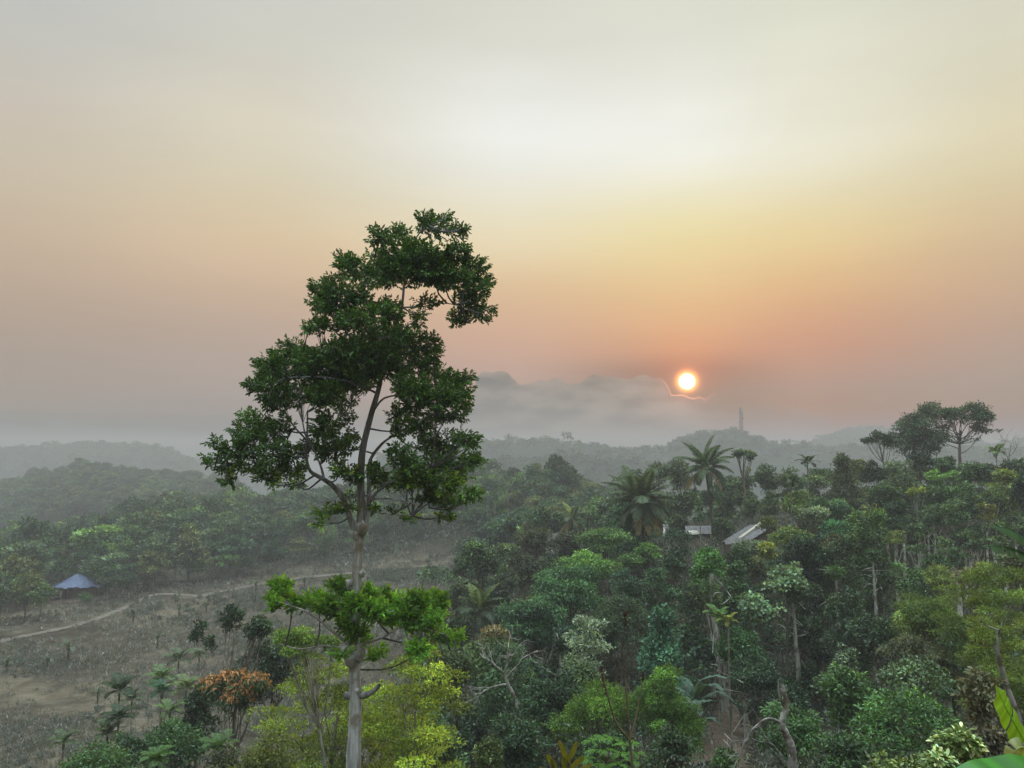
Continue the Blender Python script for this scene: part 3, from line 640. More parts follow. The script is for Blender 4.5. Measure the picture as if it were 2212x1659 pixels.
# ------------------------------------------------------------------ the tall tree
YT = 26.0
def main_tree():
    rng = np.random.default_rng(7)
    b = at(762, 1740, YT); b0 = np.array([b[0], YT, float(gz(b[0], YT))-.3])
    root = empty('tall_tree', b0); tag(root, 'tall pale-trunked tree with dark layered crown rising alone against the sky', 'tree')
    mb = MB(); s = YT/F
    def q(pts, w0, w1, n=16, dy=0, sides=12, dys=None, wob=.03):
        dys = dys if dys is not None else np.linspace(0, dy, len(pts))
        P = curve([at(u, v, YT+d) for (u, v), d in zip(pts, dys)], n)
        tube(mb, P-b0, np.linspace(w0, w1, n)*s/2*.78, sides, 1.0, wob, rng); return P
    lo = curve([b0, b0+(at(764, 1600, YT)-b0)*.5, at(765, 1600, YT)], 8); tube(mb, lo-b0, np.linspace(38, 29, 8)*s/2, 14, 1.0, .03, rng)
    sk = []
    sk.append(q([(765, 1604), (767, 1560), (768, 1500), (766, 1450), (764, 1400), (768, 1320), (771, 1240), (774, 1180), (779, 1130)], 36, 23, 40, sides=16, wob=.05))
    sk.append(q([(779, 1135), (781, 1090), (779, 1052), (781, 991), (789, 945), (804, 888), (820, 832), (830, 770), (848, 722), (868, 668)], 25, 8, 34))
    sk.append(q([(868, 668), (871, 637), (876, 591), (886, 540), (905, 505), (920, 485)], 8, 3, 12))
    sk.append(q([(772, 1160), (757, 1120), (740, 1075), (722, 1052), (702, 1037), (682, 1026), (668, 1014), (661, 980), (664, 930), (664, 890)], 19, 4, 26, dy=-.8))
    sk.append(q([(700, 1036), (694, 1010), (684, 985), (672, 960)], 8, 3, 8, dys=[-.4, -.2, .2, .6]))
    sk.append(q([(784, 1155), (792, 1120), (797, 1080), (797, 1030), (799, 995), (822, 962), (845, 944), (880, 925)], 17, 4, 20, dy=.9))
    sk.append(q([(797, 1085), (815, 1062), (845, 1042), (880, 1020), (930, 1012)], 9, 3, 12, dy=-1.0))
    sk.append(q([(806, 1078), (840, 1077), (871, 1083), (927, 1096)], 5, 2, 10, dy=-.5))
    sk.append(q([(800, 1105), (825, 1109), (860, 1112), (890, 1114)], 4, 2, 8, dy=.7))
    sk.append(q([(805, 890), (830, 860), (880, 850), (940, 830)], 7, 2, 10, dy=.5))
    sk.append(q([(815, 850), (770, 830), (700, 815), (620, 815)], 7, 2, 10, dy=-.8))
    sk.append(q([(830, 780), (790, 745), (740, 730)], 6, 2, 8, dy=.5))
    sk.append(q([(868, 668), (820, 655), (780, 652), (720, 662)], 5, 2, 10, dy=.6))
    sk.append(q([(870, 664), (915, 662), (965, 655), (1012, 668)], 5, 2, 10, dy=-.6))
    sk.append(q([(872, 625), (915, 590), (960, 570), (1010, 590)], 4, 2, 8, dy=.5))
    sk.append(q([(875, 610), (830, 590), (770, 590)], 4, 2, 8, dy=-.5))
    sk.append(q([(663, 975), (610, 985), (540, 985), (470, 985)], 6, 2, 12, dy=-1.0))
    sk.append(q([(790, 960), (760, 930), (720, 915)], 5, 2, 8, dy=.4))
    sk.append(q([(766, 1400), (725, 1370), (690, 1340), (655, 1318), (600, 1300)], 9, 2, 12, dy=-1.2))
    sk.append(q([(768, 1390), (800, 1350), (850, 1320), (930, 1300)], 9, 2, 12, dy=.6))
    sk.append(q([(766, 1396), (820, 1380), (880, 1352), (960, 1370)], 7, 2, 12, dy=-1.0))
    sk.append(q([(764, 1402), (700, 1395), (650, 1402), (600, 1390)], 6, 2, 10, dy=.8))
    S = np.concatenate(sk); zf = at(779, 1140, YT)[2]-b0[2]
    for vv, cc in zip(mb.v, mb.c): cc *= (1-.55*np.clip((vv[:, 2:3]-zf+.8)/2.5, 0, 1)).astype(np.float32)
    # knots and broken stubs on the stem
    for (u, v, r) in ((757, 1262, .16), (783, 1238, .10), (752, 1405, .22), (775, 1412, .2), (758, 1425, .2), (781, 1140, .2), (768, 1155, .14), (772, 1492, .1), (764, 1385, .22)):
        ball(mb, at(u, v, YT-.12)-b0, (r, r, r*1.2), 5, 1.0, wob=.2)
    tube(mb, curve([at(745, 1502, YT)-b0, at(795, 1500, YT-.1)-b0, at(820, 1480, YT-.3)-b0], 6), np.linspace(.13, .06, 6), 8, .6, .1, rng)
    # blobs: crop pixels -> picture
    up = """1080 150 80 55;1180 170 40 35;850 200 45 50;940 190 60 45;1000 270 150 60;1180 260 60 50;850 280 60 40;1240 340 70 60;1120 360 130 60;930 350 130 60;740 320 80 45;690 300 45 30;800 370 110 45;1250 420 80 60;1280 510 60 40;1180 540 50 40;1220 470 60 50;1050 470 60 22;650 400 80 40;600 430 50 55;660 490 100 45;700 440 90 40;590 570 60 35;650 570 80 30;550 585 30 15;760 540 90 35;830 590 120 50;900 540 60 30;880 500 90 25;1010 560 30 25;1000 300 90 80;1090 330 90 70;1040 120 40 30;1130 110 25 20;1210 160 18 15;820 165 15 20;1300 380 25 20;1310 500 30 12;480 650 20 14
470 660 50 35;430 700 40 40;560 700 100 55;700 680 110 60;830 670 120 60;950 640 90 50;1040 650 60 55;1080 690 40 40;1000 730 100 50;900 750 90 50;450 760 90 60;600 780 120 60;750 800 110 60;370 790 50 50;320 820 40 25;400 850 80 50;520 850 110 60;430 900 70 40;620 860 90 50;700 900 70 30;980 820 90 50;1080 780 70 50;1160 800 60 40;1220 790 40 30;1180 860 70 50;1100 880 90 50;1210 890 30 30;1170 950 40 40;1090 950 60 40;1000 900 70 50;930 940 60 40;1020 1000 60 50;940 1010 50 40;850 700 90 60;680 740 90 50;800 760 90 50
300 960 50 35;350 1000 70 45;430 1000 60 50;270 1020 50 30;330 1060 90 40;240 1100 80 35;160 1060 35 15;150 1130 45 20;130 1150 30 12;220 1160 60 35;210 1220 35 30;320 1150 80 45;420 1110 80 50;380 1200 60 40;400 1240 30 20;480 1180 70 40;500 1230 50 25;550 1090 80 45;620 1000 60 50;680 1040 80 45;640 1100 70 40;720 1080 50 40;620 960 40 25;700 960 50 30
1130 1060 90 40;1210 1050 60 30;1250 1060 30 20;1050 1080 70 35;930 1090 50 25;960 1150 80 40;1060 1150 100 45;1160 1130 90 40;1240 1140 50 35;1000 1210 90 40;1100 1230 90 45;1180 1200 60 40;1220 1280 60 35;1140 1310 70 40;1120 1370 50 20;1060 1290 60 35;960 1240 60 30;870 1220 70 40;830 1190 50 40;690 1180 50 30;740 1200 50 30;720 1290 30 20;730 1330 20 20;620 1350 45 20;600 1400 20 25;680 1350 30 15;980 1380 40 18;850 1340 40 15;930 1350 40 10"""
    lowc = """390 200 70 40;370 270 80 40;340 340 50 30;470 330 60 40;560 330 40 30;650 300 80 60;740 350 90 60;780 190 50 40;860 220 70 60;900 330 90 60;1010 280 80 70;1060 380 100 60;1140 300 90 60;1180 420 110 50;1280 330 90 60;1380 300 80 60;1470 310 80 60;1540 330 40 50;1320 430 80 60;1420 450 90 60;1500 430 60 50;880 440 60 50;920 540 70 60;970 600 50 40;860 500 50 40;1300 490 50 30;1530 560 60 40;1610 570 60 35;1660 570 30 30;1380 660 80 50;1340 720 30 30;1080 700 50 40;820 690 60 15"""
    def parse(t, k, ou, ov):
        return [(ou+k*float(a[0]), ov+k*float(a[1]), k*float(a[2]), k*float(a[3])) for a in (x.split() for l in t.split('\n') for x in l.split(';'))]
    def grow(bl, dens, leaf, depth, twm, tc_=.3):
        C, A, Tn = [], [], []
        for (u, v, ru, rv) in bl:
            ex = abs(u-790)*s; R = 2.6+ .9*max(0, (1000-abs(v-950))/1000)
            dy = rng.uniform(-1, 1)*depth*math.sqrt(max(.15, 1-(ex/5.2)**2))
            c = at(u, v, YT+dy); k = (YT+dy)/F; r = np.array([ru*k, max(ru*k*.8, .35), rv*k])
            n = max(4, int(ru*rv*math.pi/dens))
            d = unit(rng.standard_normal((n, 3))); p = c+d*r*(rng.uniform(.1, .92, (n, 1))**.5)
            C.append(p); a = d*.9+rng.normal(0, .35, (n, 3))+np.array([0, 0, .4])+unit(c-at(790, v+40, YT))*.5; A.append(a)
            Tn.append(np.repeat(np.exp(rng.normal(0, .22)), n))
            # twig from the nearest limb to the blob, with side twigs
            near = S[np.argmin(((S-c)**2).sum(1)+4*np.maximum(0, S[:, 2]-c[2])**2)]
            L = np.linalg.norm(c-near)
            if L < 4.5:
                Q = curve([near, (near+c)/2+np.array([0, 0, -.08*L])+rng.normal(0, .05*L, 3), c], 6)
                tube(twm, Q-b0, np.linspace(.035, .014, 6), 5, tc_)
                for e in p[rng.permutation(n)[:max(3, n//5)]]: tube(twm, curve([Q[rng.integers(3, 6)], e], 2)-b0, [.012, .006], 4, tc_)
        return np.concatenate(C), np.concatenate(A), np.concatenate(Tn)
    UP = parse(up, .5127, 384, 411.4); LO = parse(lowc, .2976, 493.7, 1206.9)
    UP2 = [(u+rng.normal(0, ru*.35), v+rng.normal(0, rv*.3), ru*.75, rv*.75) for (u, v, ru, rv) in UP if ru > 42 and rng.random() < .5]+[(800, 672, 38, 13), (845, 655, 28, 9), (905, 678, 24, 11), (775, 645, 28, 9), (830, 735, 40, 25)]
    C, A, Tn = grow(UP+UP2, 42, .19, 2.4, mb)
    lf = MB(); yg = np.where((C[:, 2:3] < at(0, 1010, YT)[2]) & (rng.random((len(C), 1)) < .35), np.array([[2.3, 1.9, 1.0]]), np.ones((1, 3)))
    sprays(lf, C-b0, A, 9, .135, rng, base=Tn[:, None]*yg, ratio=.42, length=.24, var=.36)
    mb2 = MB(); C2, A2, T2 = grow(LO, 20, .19, 1.3, mb2)
    for x in ('v', 'q', 'c'): pass
    for vv, qq, cc in zip(mb2.v, mb2.q, mb2.c): mb.add(vv, qq - qq.min(), cc)
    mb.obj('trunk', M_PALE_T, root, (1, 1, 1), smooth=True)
    lf.obj('crown', M_LEAF, root, (.038, .073, .018))
    l2 = MB(); sprays(l2, C2-b0, A2, 8, .165, rng, base=T2[:, None]*np.ones((1, 3)), ratio=.42, length=.26)
    tag(l2.obj('foliage_collar', M_FINE, root, (.10, .19, .034)), 'bright green leafy tuft ringing the lower stem')
M_PALE_T = bark_material('tall_tree_bark', (.24, .245, .25), (.76, .80, .82), 7, .10, .8, patch=((.34, .31, .28), 2.2))
main_tree()

# ------------------------------------------------------------------ far hills
def ridge(label, sky, D, foot=-62, front=260, back=260, nu=200, treeh=9, name='hill', seed=0):
    u = np.array([p[0] for p in sky], float); v = np.array([p[1] for p in sky], float)
    us = np.linspace(u[0], u[-1], nu); vs = np.interp(us, u, v)
    z = np.array([at(a, b, D)[2] for a, b in zip(us, vs)])-treeh; x = np.array([at(a, b, D)[0] for a, b in zip(us, vs)])
    rr = np.linspace(-1, 1, 25); mb = MB(); V = []
    for r in rr:
        yy = D+(r*front if r < 0 else r*back); f = .5+.5*math.cos(math.pi*min(1, abs(r)))
        sc_ = yy/D
        V.append(np.stack([x*sc_, np.full(nu, yy)+25*np.sin(x/60+seed), foot+(z-foot)*f+4*np.sin(x/35.+r*9+seed)*(1-f)*f*4], 1))
    V = np.array(V); i = np.arange(24)[:, None]*nu+np.arange(nu-1)[None, :]
    q = np.stack([i, i+1, i+nu+1, i+nu], -1).reshape(-1, 4); mb.add(V.reshape(-1, 3), q)
    o = mb.obj(name, M_HILL, smooth=True); tag(o, label, kind='structure')
    return V, us, x, z
M_HILL = bark_material('hill_cover', (.02, .035, .018), (.05, .06, .03), .02, 1, .1, objcol=False)

def tree_template(kind, rng, n, nl_leaf, h=1.0):
    """small tree of unit height for distant masses: returns crown arrays"""
    B = gen_blobs(kind, (0, 0, .64), (.42, .42, .34), rng, k=9 if kind == 'umbrella' else None)
    mb = MB(); blob_leaves(mb, B, n, nl_leaf, rng, .6, blobvar=.25, shell=(.5, 1.05)); return mb.data()
def mass(name, label, P, H, W, templates, color, rng, cvar=.25, trunk=False):
    mb = MB()
    for p, h, w in zip(P, H, W):
        v, q, c = templates[rng.integers(len(templates))]; a = rng.uniform(0, 6.28); ca, sa = math.cos(a), math.sin(a)
        R = np.array([[ca, -sa, 0], [sa, ca, 0], [0, 0, 1]]); vv = (v@R.T)*np.array([w, w, h])+p
        t = np.exp(rng.normal(0, cvar)); mb.add(vv, q, c*np.array([t*np.exp(rng.normal(0, .1)), t, t]))
    o = mb.obj(name, M_LEAF, None, color); tag(o, label, kind='stuff'); return o

def hills():
    rng = np.random.default_rng(3)
    tm = [tree_template(k, rng, 46, .26) for k in ('umbrella', 'broad', 'broad', 'dome', 'umbrella', 'broad')]
    def cover(V, us, n, h, name, label, color=(.05, .07, .04), crest=.4, tmp=tm):
        nr, nu, _ = V.shape; P = []
        for _ in range(n):
            if rng.random() < crest: r = rng.normal(11.3, .9)
            else: r = rng.uniform(2, 13)
            r = np.clip(r, 0, nr-1.01); c = rng.uniform(0, nu-1.01); i, j = int(r), int(c); a, b = r-i, c-j
            P.append((V[i, j]*(1-a)+V[i+1, j]*a)*(1-b)+(V[i, j+1]*(1-a)+V[i+1, j+1]*a)*b)
        P = np.array(P); H = h*.8*np.exp(rng.normal(0, .28, n)); H[rng.random(n) < .05] *= 1.35
        mass(name, label, P-[0, 0, 3], H, H*rng.uniform(.8, 1.3, n), tmp, color, rng)
    A = ridge('long hazy wooded hill at the far left', [(-350, 972), (-150, 968), (0, 966), (50, 958), (100, 954), (170, 949), (230, 951), (300, 954), (370, 961), (400, 972), (440, 992), (480, 1007), (560, 1030), (660, 1062)], 1400, seed=1)
    cover(A[0], A[1], 1500, 9, 'distant_woodland', 'blue-grey woodland covering the far hill on the left side')
    B = ridge('hazy hill range carrying the tower', [(820, 975), (900, 968), (1000, 955), (1050, 945), (1100, 941), (1200, 942), (1250, 947), (1300, 953), (1350, 960), (1400, 958), (1440, 955), (1470, 938), (1510, 926), (1560, 920), (1600, 921), (1635, 928), (1655, 940), (1680, 946), (1740, 954), (1800, 956), (1850, 952), (1900, 953), (2000, 958), (2212, 962), (2600, 962)], 1000, seed=2)
    cover(B[0], B[1], 2600, 9, 'distant_woodland', 'grey woodland covering the hill range below the tower')
    B2 = ridge('low misty hill spur in front of the tower range', [(1000, 1000), (1100, 975), (1250, 972), (1350, 978), (1420, 984), (1500, 998), (1620, 1030)], 800, front=130, back=130, nu=100, seed=4)
    cover(B2[0], B2[1], 600, 8, 'distant_woodland', 'misty woodland on the low spur before the tower range')
    C = ridge('pale distant mountain behind the big ridge trees', [(1640, 985), (1700, 966), (1750, 950), (1800, 934), (1850, 921), (1880, 916), (1920, 918), (1980, 927), (2040, 940), (2100, 955), (2200, 975)], 1500, treeh=5, seed=3)
    D = ridge('pale distant mountain at the right edge', [(1980, 975), (2060, 968), (2110, 966), (2150, 958), (2185, 950), (2212, 945), (2300, 935), (2500, 930)], 1400, treeh=5, seed=5)
    for k, X in ((0, C), (1, D)):
        cover(X[0], X[1], 700, 9, 'distant_woodland', ('faint woodland on the pale mountain behind the ridge trees', 'faint woodland on the pale mountain at the right edge')[k])
    # tower on the crest of the range
    c = at(1601, 921, 1000); b0 = np.array([c[0], c[1], c[2]-9])
    root = empty('radio_tower', b0); root.scale = (.58, .58, .76); tag(root, 'slender radio tower with round top standing on the hazy hilltop', 'tower')
    mb = MB(); w = 3.4; H = 37
    for i in range(4):
        sx, sy = [(-1, -1), (1, -1), (1, 1), (-1, 1)][i]; tube(mb, [(sx*w, sy*w, 0), (sx*w*.72, sy*w*.72, H)], [.55, .45], 4)
    for z in np.arange(1, H-2, 3.0):
        f = 1-.28*z/H; f2 = 1-.28*(z+3)/H
        pts = [(-1, -1), (1, -1), (1, 1), (-1, 1)]
        for i in range(4):
            a, b = pts[i], pts[(i+1) % 4]
            tube(mb, [(a[0]*w*f, a[1]*w*f, z), (b[0]*w*f2, b[1]*w*f2, z+3)], [.28, .28], 4); tube(mb, [(b[0]*w*f, b[1]*w*f, z), (a[0]*w*f2, a[1]*w*f2, z+3)], [.28, .28], 4)
            tube(mb, [(a[0]*w*f, a[1]*w*f, z), (b[0]*w*f, b[1]*w*f, z)], [.3, .3], 4)
    mb.obj('lattice_mast', M_WOOD, root, (2.2, 1.5, 1.6))
    mb = MB(); box(mb, (-3.4, -3.4, H-1.5), (3.4, 3.4, H+.2)); box(mb, (-2.6, -2.6, H-6), (2.9, 2.6, H-3)); mb.obj('platform', M_WOOD, root, (1.2, .9, .9))
    mb = MB(); ball(mb, (-.6, 0, H+3.2), (3.2, 3.2, 3.4), 6); mb.obj('radome', M_WOOD, root, (1.2, 1.1, .9), smooth=True)
    for (x, z, r) in ((2.6, H-5, 1.8), (3.6, H-12, 1.7), (1.2, H-8, 1.6), (-2.2, H-2, 1.5)):
        mb = MB(); tube(mb, [(x, -3.3, z), (x, -4.3, z), (x, -4.4, z)], [r*.7, r, r*.1], 12); mb.obj('dish_antenna', M_WOOD, root, (1.1, .8, .9), smooth=True)
hills()

# ------------------------------------------------------------------ colours of foliage
DK = (.026, .044, .020); MD = (.042, .072, .026); GR = (.060, .105, .032); BR = (.10, .17, .045); YG = (.17, .20, .040)
BG = (.034, .078, .046); SG = (.085, .105, .065); OL = (.085, .095, .030); SV = (.19, .22, .175); RD = (.055, .045, .025)

# ------------------------------------------------------------------ hillside trees: label, crown box in the picture frame, distance
PAL = dict(pale=True)
def hillside():
    T = tree
    # the two big trees on the right skyline
    T('tall broad tree with forked limbs against the sky on the right ridge', (1972, 862, 2166, 962), 130, 'sparse', (.035, .055, .025), tr=.42, basex=2062, cover=4.6, kmax=30, leaf=.34, boxes=[(1972, 864, 2060, 935, 'dome', 26), (2056, 862, 2146, 930, 'dome', 26), (2025, 868, 2095, 930, 'broad', 12), (2085, 905, 2152, 950, 'broad', 8), (2120, 920, 2168, 945, 'sparse', 7), (2010, 915, 2080, 940, 'sparse', 8), (2070, 940, 2130, 965, 'sparse', 6)], topf=.0)
    T('rounded dark tree just left of the forked ridge tree', (1900, 893, 2026, 995), 126, 'broad', (.032, .052, .024), tr=.34, leaf=.36, k=26, kmax=14)
    T('open lacy-branched tree leaning left beside the rounded ridge tree', (1852, 925, 1930, 988), 124, 'sparse', (.034, .052, .026), tr=.2, basex=1925, leaf=.34, k=16, cover=3.2, kmax=14)
    # crest row at the right
    T('dark conifer-like tree below the rounded ridge tree', (1866, 985, 1930, 1062), 112, 'broad', DK)
    T('dark bushy tree under the gap between the two ridge trees', (1955, 965, 2015, 1040), 114, 'broad', DK)
    T('grey-green flat-crowned tree below the ridge trees', (1905, 1000, 1985, 1060), 104, 'tier', SG, k=4)
    T('sage-coloured tree with spiky pointed top right of the tall areca', (1778, 988, 1866, 1085), 108, 'cone', (.065, .08, .04), ratio=.35)
    T('small olive tree behind the sage pointed tree', (1828, 990, 1880, 1030), 130, 'broad', OL)
    T('misty light green tree left of the sage pointed tree', (1742, 1015, 1796, 1062), 128, 'broad', (.075, .10, .04))
    T('mid-green ridge tree behind the forked tree base', (2015, 985, 2075, 1040), 118, 'broad', MD)
    T('dark green ridge tree right of the forked tree base', (2060, 990, 2130, 1052), 112, 'broad', MD)
    T('dark bushy tree at the right edge of the ridge', (2150, 990, 2215, 1045), 116, 'broad', DK)
    T('small dark tree under the bare twigs at the right edge', (2120, 1000, 2165, 1035), 122, 'broad', (.04, .05, .03))
    T('light green tree with spreading pale limbs on upper right slope', (1998, 1012, 2072, 1052), 104, 'sparse', BR, pale=True, tr=.18)
    T('dark spreading tree beneath the light green limbed tree', (1980, 1040, 2080, 1088), 100, 'umbrella', MD)
    T('yellow-topped tree on upper right slope left of the yellow blossom tree', (1876, 1046, 1955, 1108), 98, 'broad', (.035, .06, .025), accent=((3, 2.6, 1.1), .35, .8), pale=True)
    T('bright yellow-leaved tree crown on upper right slope', (1962, 1050, 2010, 1080), 99, 'sparse', (.17, .19, .04), pale=True, k=12)
    T('olive-yellow tall tree near right edge of upper slope', (2148, 1012, 2206, 1062), 98, 'broad', (.12, .14, .035), pale=True)
    T('olive tree below the olive-yellow tall tree', (2115, 1045, 2200, 1105), 94, 'tier', (.085, .11, .035), k=5, pale=True)
    T('dark green tree at right edge under the ridge', (2190, 1020, 2240, 1110), 92, 'broad', DK)
    # middle of the right slope
    T('dense green round tree behind the silver-leaved tree', (1740, 1058, 1852, 1132), 98, 'broad', (.04, .075, .034))
    T('bright olive tree below the tall areca', (1690, 1052, 1765, 1122), 102, 'broad', (.085, .12, .03))
    T('silver-grey leaved tree on upper slope right of the metal roof', (1722, 1092, 1790, 1142), 88, 'broad', (.15, .18, .125), ratio=.4)
    T('emerald flat-tiered tree right of the silver-grey tree', (1774, 1124, 1838, 1160), 84, 'tier', (.045, .11, .05), k=3)
    T('small brownish tree with a yellow tuft on the right slope', (1858, 1088, 1902, 1124), 92, 'dome', (.085, .085, .045), accent=((2.2, 2.3, .8), .5, .7))
    T('dark shaded tree between the yellow-topped and brownish trees', (1895, 1075, 1965, 1150), 92, 'broad', DK, pale=True)
    T('vine-wrapped tree with light green domed top on right slope', (1832, 1116, 1936, 1300), 74, 'column', (.055, .09, .036), accent=((1.9, 1.8, 1.1), .5, .6), leaf=.26)
    T('dark leafy tree left of the vine-wrapped tree', (1780, 1175, 1862, 1330), 70, 'column', (.04, .056, .028), leaf=.25)
    T('reddish-brown shaded tree below the emerald tiered tree', (1770, 1150, 1840, 1215), 80, 'broad', (.07, .065, .035))
    T('very dark dense tree in the middle of the right slope', (1648, 1150, 1792, 1300), 72, 'broad', (.018, .034, .017), leaf=.24)
    T('yellow-flowered shrubby tree just above the very dark tree', (1640, 1140, 1742, 1186), 80, 'broad', (.08, .105, .04), accent=((2.0, 1.8, .8), .3, .5))
    T('yellow-green small tree above the very dark tree on its left', (1642, 1166, 1685, 1215), 78, 'broad', (.17, .18, .035))
    T('olive bush tree right of the diagonal metal roof', (1636, 1112, 1690, 1152), 100, 'broad', OL)
    T('dull green tree in front of the diagonal metal roof', (1580, 1160, 1660, 1215), 92, 'broad', SG)
    T('olive shrubby tree under the metal roof end', (1596, 1185, 1665, 1250), 86, 'broad', (.075, .08, .035))
    T('vine-hung tree with big pale round leaves on the middle slope', (1650, 1210, 1748, 1290), 60, 'broad', (.11, .155, .10), leaf=.24, ratio=.85, cover=3.4, tr=.12)
    T('lower pale round-leaved vine tree reaching down to the left', (1596, 1262, 1690, 1352), 58, 'broad', (.11, .155, .10), leaf=.24, ratio=.85, cover=3.4, tr=.12)
    T('dark tall-trunked tree under the round-leaved vine', (1680, 1250, 1800, 1420), 62, 'broad', (.03, .045, .023), pale=True, tr=.2, leaf=.23)
    T('shadowy green tree right of the dark tall-trunked tree', (1785, 1290, 1880, 1440), 58, 'column', (.032, .05, .025), leaf=.22)
    T('dark thicket tree above the olive feathery bush at lower right', (1850, 1290, 1950, 1440), 54, 'broad', (.028, .045, .022), leaf=.21)
    T('small white-speckled tree in the dark right thicket', (1800, 1395, 1860, 1475), 50, 'broad', (.085, .11, .075), leaf=.2, accent=((3, 2.8, 2.8), .15, .2))
    T('bright green tree with tall leaf-wrapped trunk in front of the white shed', (1486, 1176, 1582, 1268), 63, 'broad', (.05, .105, .03), leaf=.25, ratio=.5, tr=.2, pale=True)
    T('leaf-wrapped lower stem thicket on the tall pale trunk', (1470, 1255, 1530, 1345), 64, 'column', (.05, .08, .045), leaf=.22, kmax=4)
    T('green pointed tree right of the tall pale trunk', (1542, 1226, 1642, 1370), 66, 'cone', (.04, .072, .033), leaf=.24)
    T('dark green tree between the shed tree and the olive shrubs', (1566, 1178, 1625, 1245), 76, 'broad', DK)
    T('domed green tree below the green pointed tree', (1556, 1346, 1642, 1440), 56, 'dome', (.045, .09, .04), leaf=.21)
    T('dark leafy tree in the hollow below the domed green tree', (1590, 1420, 1700, 1520), 52, 'broad', (.026, .045, .024), leaf=.2)
    # left part of the near slope
    T('sea-green conical tree with rounded lumps at lower centre', (1360, 1330, 1502, 1560), 55, 'cone', (.045, .10, .066), leaf=.24, ratio=.5, k=60, accent=((1.5, 1.5, 1.5), .4, .3))
    T('tiered bluish-green tree left of the tall pale trunk', (1386, 1240, 1474, 1345), 72, 'tier', (.04, .075, .038), k=6, leaf=.26)
    T('light green lobed tree crown right of the big coconut palm base', (1372, 1168, 1438, 1206), 92, 'broad', BR, k=9)
    T('light green tree lobe left of and below the lobed crown', (1325, 1190, 1400, 1232), 90, 'broad', (.075, .125, .04), k=9)
    T('dark green tree under the white shed', (1430, 1168, 1492, 1250), 88, 'broad', (.035, .055, .028))
    T('dark hedge-like tree beside the white shed', (1440, 1140, 1490, 1172), 108, 'dome', (.03, .055, .03))
    T('shaded green tree left of the tiered bluish tree', (1330, 1225, 1400, 1310), 78, 'broad', (.03, .05, .026))
    T('bright green mango tree with rounded leafy lobes at centre', (1208, 1176, 1346, 1262), 84, 'broad', (.095, .165, .045), leaf=.3, k=24, accent=((1.35, 1.3, 1.0), .4, .4), blobvar=.3)
    T('mid-green tree above the bright green mango tree', (1250, 1140, 1372, 1192), 92, 'broad', (.065, .105, .038))
    T('large dark mango tree with pale leaf tips below the bright one', (1150, 1218, 1332, 1345), 74, 'mango', (.034, .072, .03), leaf=.28, ratio=.32, droop=.8, accent=((2.2, 2.1, 1.6), .35, .55), k=34)
    T('dark mango tree stepping down left of the large one', (1062, 1275, 1225, 1420), 68, 'mango', (.03, .064, .03), leaf=.27, ratio=.32, droop=.8, accent=((2.2, 2.1, 1.6), .3, .6), k=30)
    T('deep green mango tree in the shade under the large one', (1200, 1320, 1330, 1440), 66, 'mango', (.024, .046, .024), leaf=.26, ratio=.32, droop=.8, pale=True)
    T('feathery grey-green tree above the sea-green conical tree', (1284, 1278, 1402, 1395), 66, 'dome', (.05, .072, .036), leaf=.22, ratio=.35)
    T('silvery white-leaved pointed tree at lower centre', (1214, 1334, 1318, 1440), 56, 'tier', SV, k=5, leaf=.24, cover=3.0, depth=.7)
    T('dome-shaped dark tree with pale green top at the field corner', (990, 1156, 1076, 1265), 98, 'dome', (.032, .052, .027), accent=((3.2, 3.2, 2.0), .6, .72))
    T('misty pale green tree right of the dark dome tree', (1066, 1165, 1122, 1240), 106, 'broad', (.10, .13, .065))
    T('grey-brown leafy tree left of the small coconut palm', (1108, 1118, 1205, 1212), 104, 'broad', (.055, .058, .036))
    T('greyish dark tree under the grey-brown tree', (1082, 1190, 1180, 1275), 96, 'broad', (.042, .052, .03))
    T('dark purple-brown tree left of the bright green mango tree', (1185, 1148, 1290, 1225), 100, 'broad', (.04, .042, .028))
    T('dull dark tree above the spiky palm at the field corner', (1030, 1235, 1110, 1310), 92, 'broad', (.038, .048, .028))
    T('pale-tipped shrub tree below the dark dome tree', (985, 1245, 1062, 1300), 94, 'broad', (.06, .078, .045))
    T('low grey-green tree at the lower edge of the field corner', (955, 1255, 1010, 1330), 90, 'broad', (.05, .062, .036))
    T('dark shrub tree left of the spiky palm', (960, 1320, 1035, 1400), 76, 'broad', (.036, .048, .028))
    T('round green tree at the end of the crop rows', (905, 1222, 975, 1262), 150, 'dome', (.055, .085, .045))
    T('small tree with orange-pink young leaves on top of the slope tree', (1035, 1352, 1105, 1400), 57, 'broad', (.12, .10, .05), leaf=.2, accent=((1.5, 1.1, 1.0), .3, .4))
    T('olive-green leafy tree behind the bare pale tree', (990, 1372, 1120, 1500), 56, 'broad', (.07, .10, .04), leaf=.22)
    T('green ivy-like tree left of the bare pale tree', (1040, 1410, 1140, 1540), 52, 'column', (.045, .08, .04), leaf=.2)
    T('olive shrub tree right of the collar of the tall tree', (920, 1400, 1030, 1520), 50, 'broad', (.055, .07, .032), leaf=.2)
    T('dark green leafy tree under the bare pale tree', (1120, 1440, 1260, 1590), 46, 'broad', (.028, .052, .026), leaf=.19, cover=3.8)
    T('speckled green tree right of the silvery pointed tree', (1200, 1420, 1290, 1500), 50, 'broad', (.06, .085, .04), leaf=.2)
    # bottom foreground, centre
    T('feathery yellow-green cassia tree with rounded sprays at bottom centre', (1205, 1420, 1395, 1600), 41, 'broad', (.085, .14, .026), leaf=.15, ratio=.3, k=36, mat=M_FINE, fancy=False, blobvar=.3, cover=3.2, depth=.8)
    T('right half of the feathery cassia thicket', (1370, 1425, 1512, 1640), 40, 'broad', (.07, .125, .026), leaf=.15, ratio=.3, k=26, mat=M_FINE, cover=3.0, cat='shrub', name='cassia_shrub')
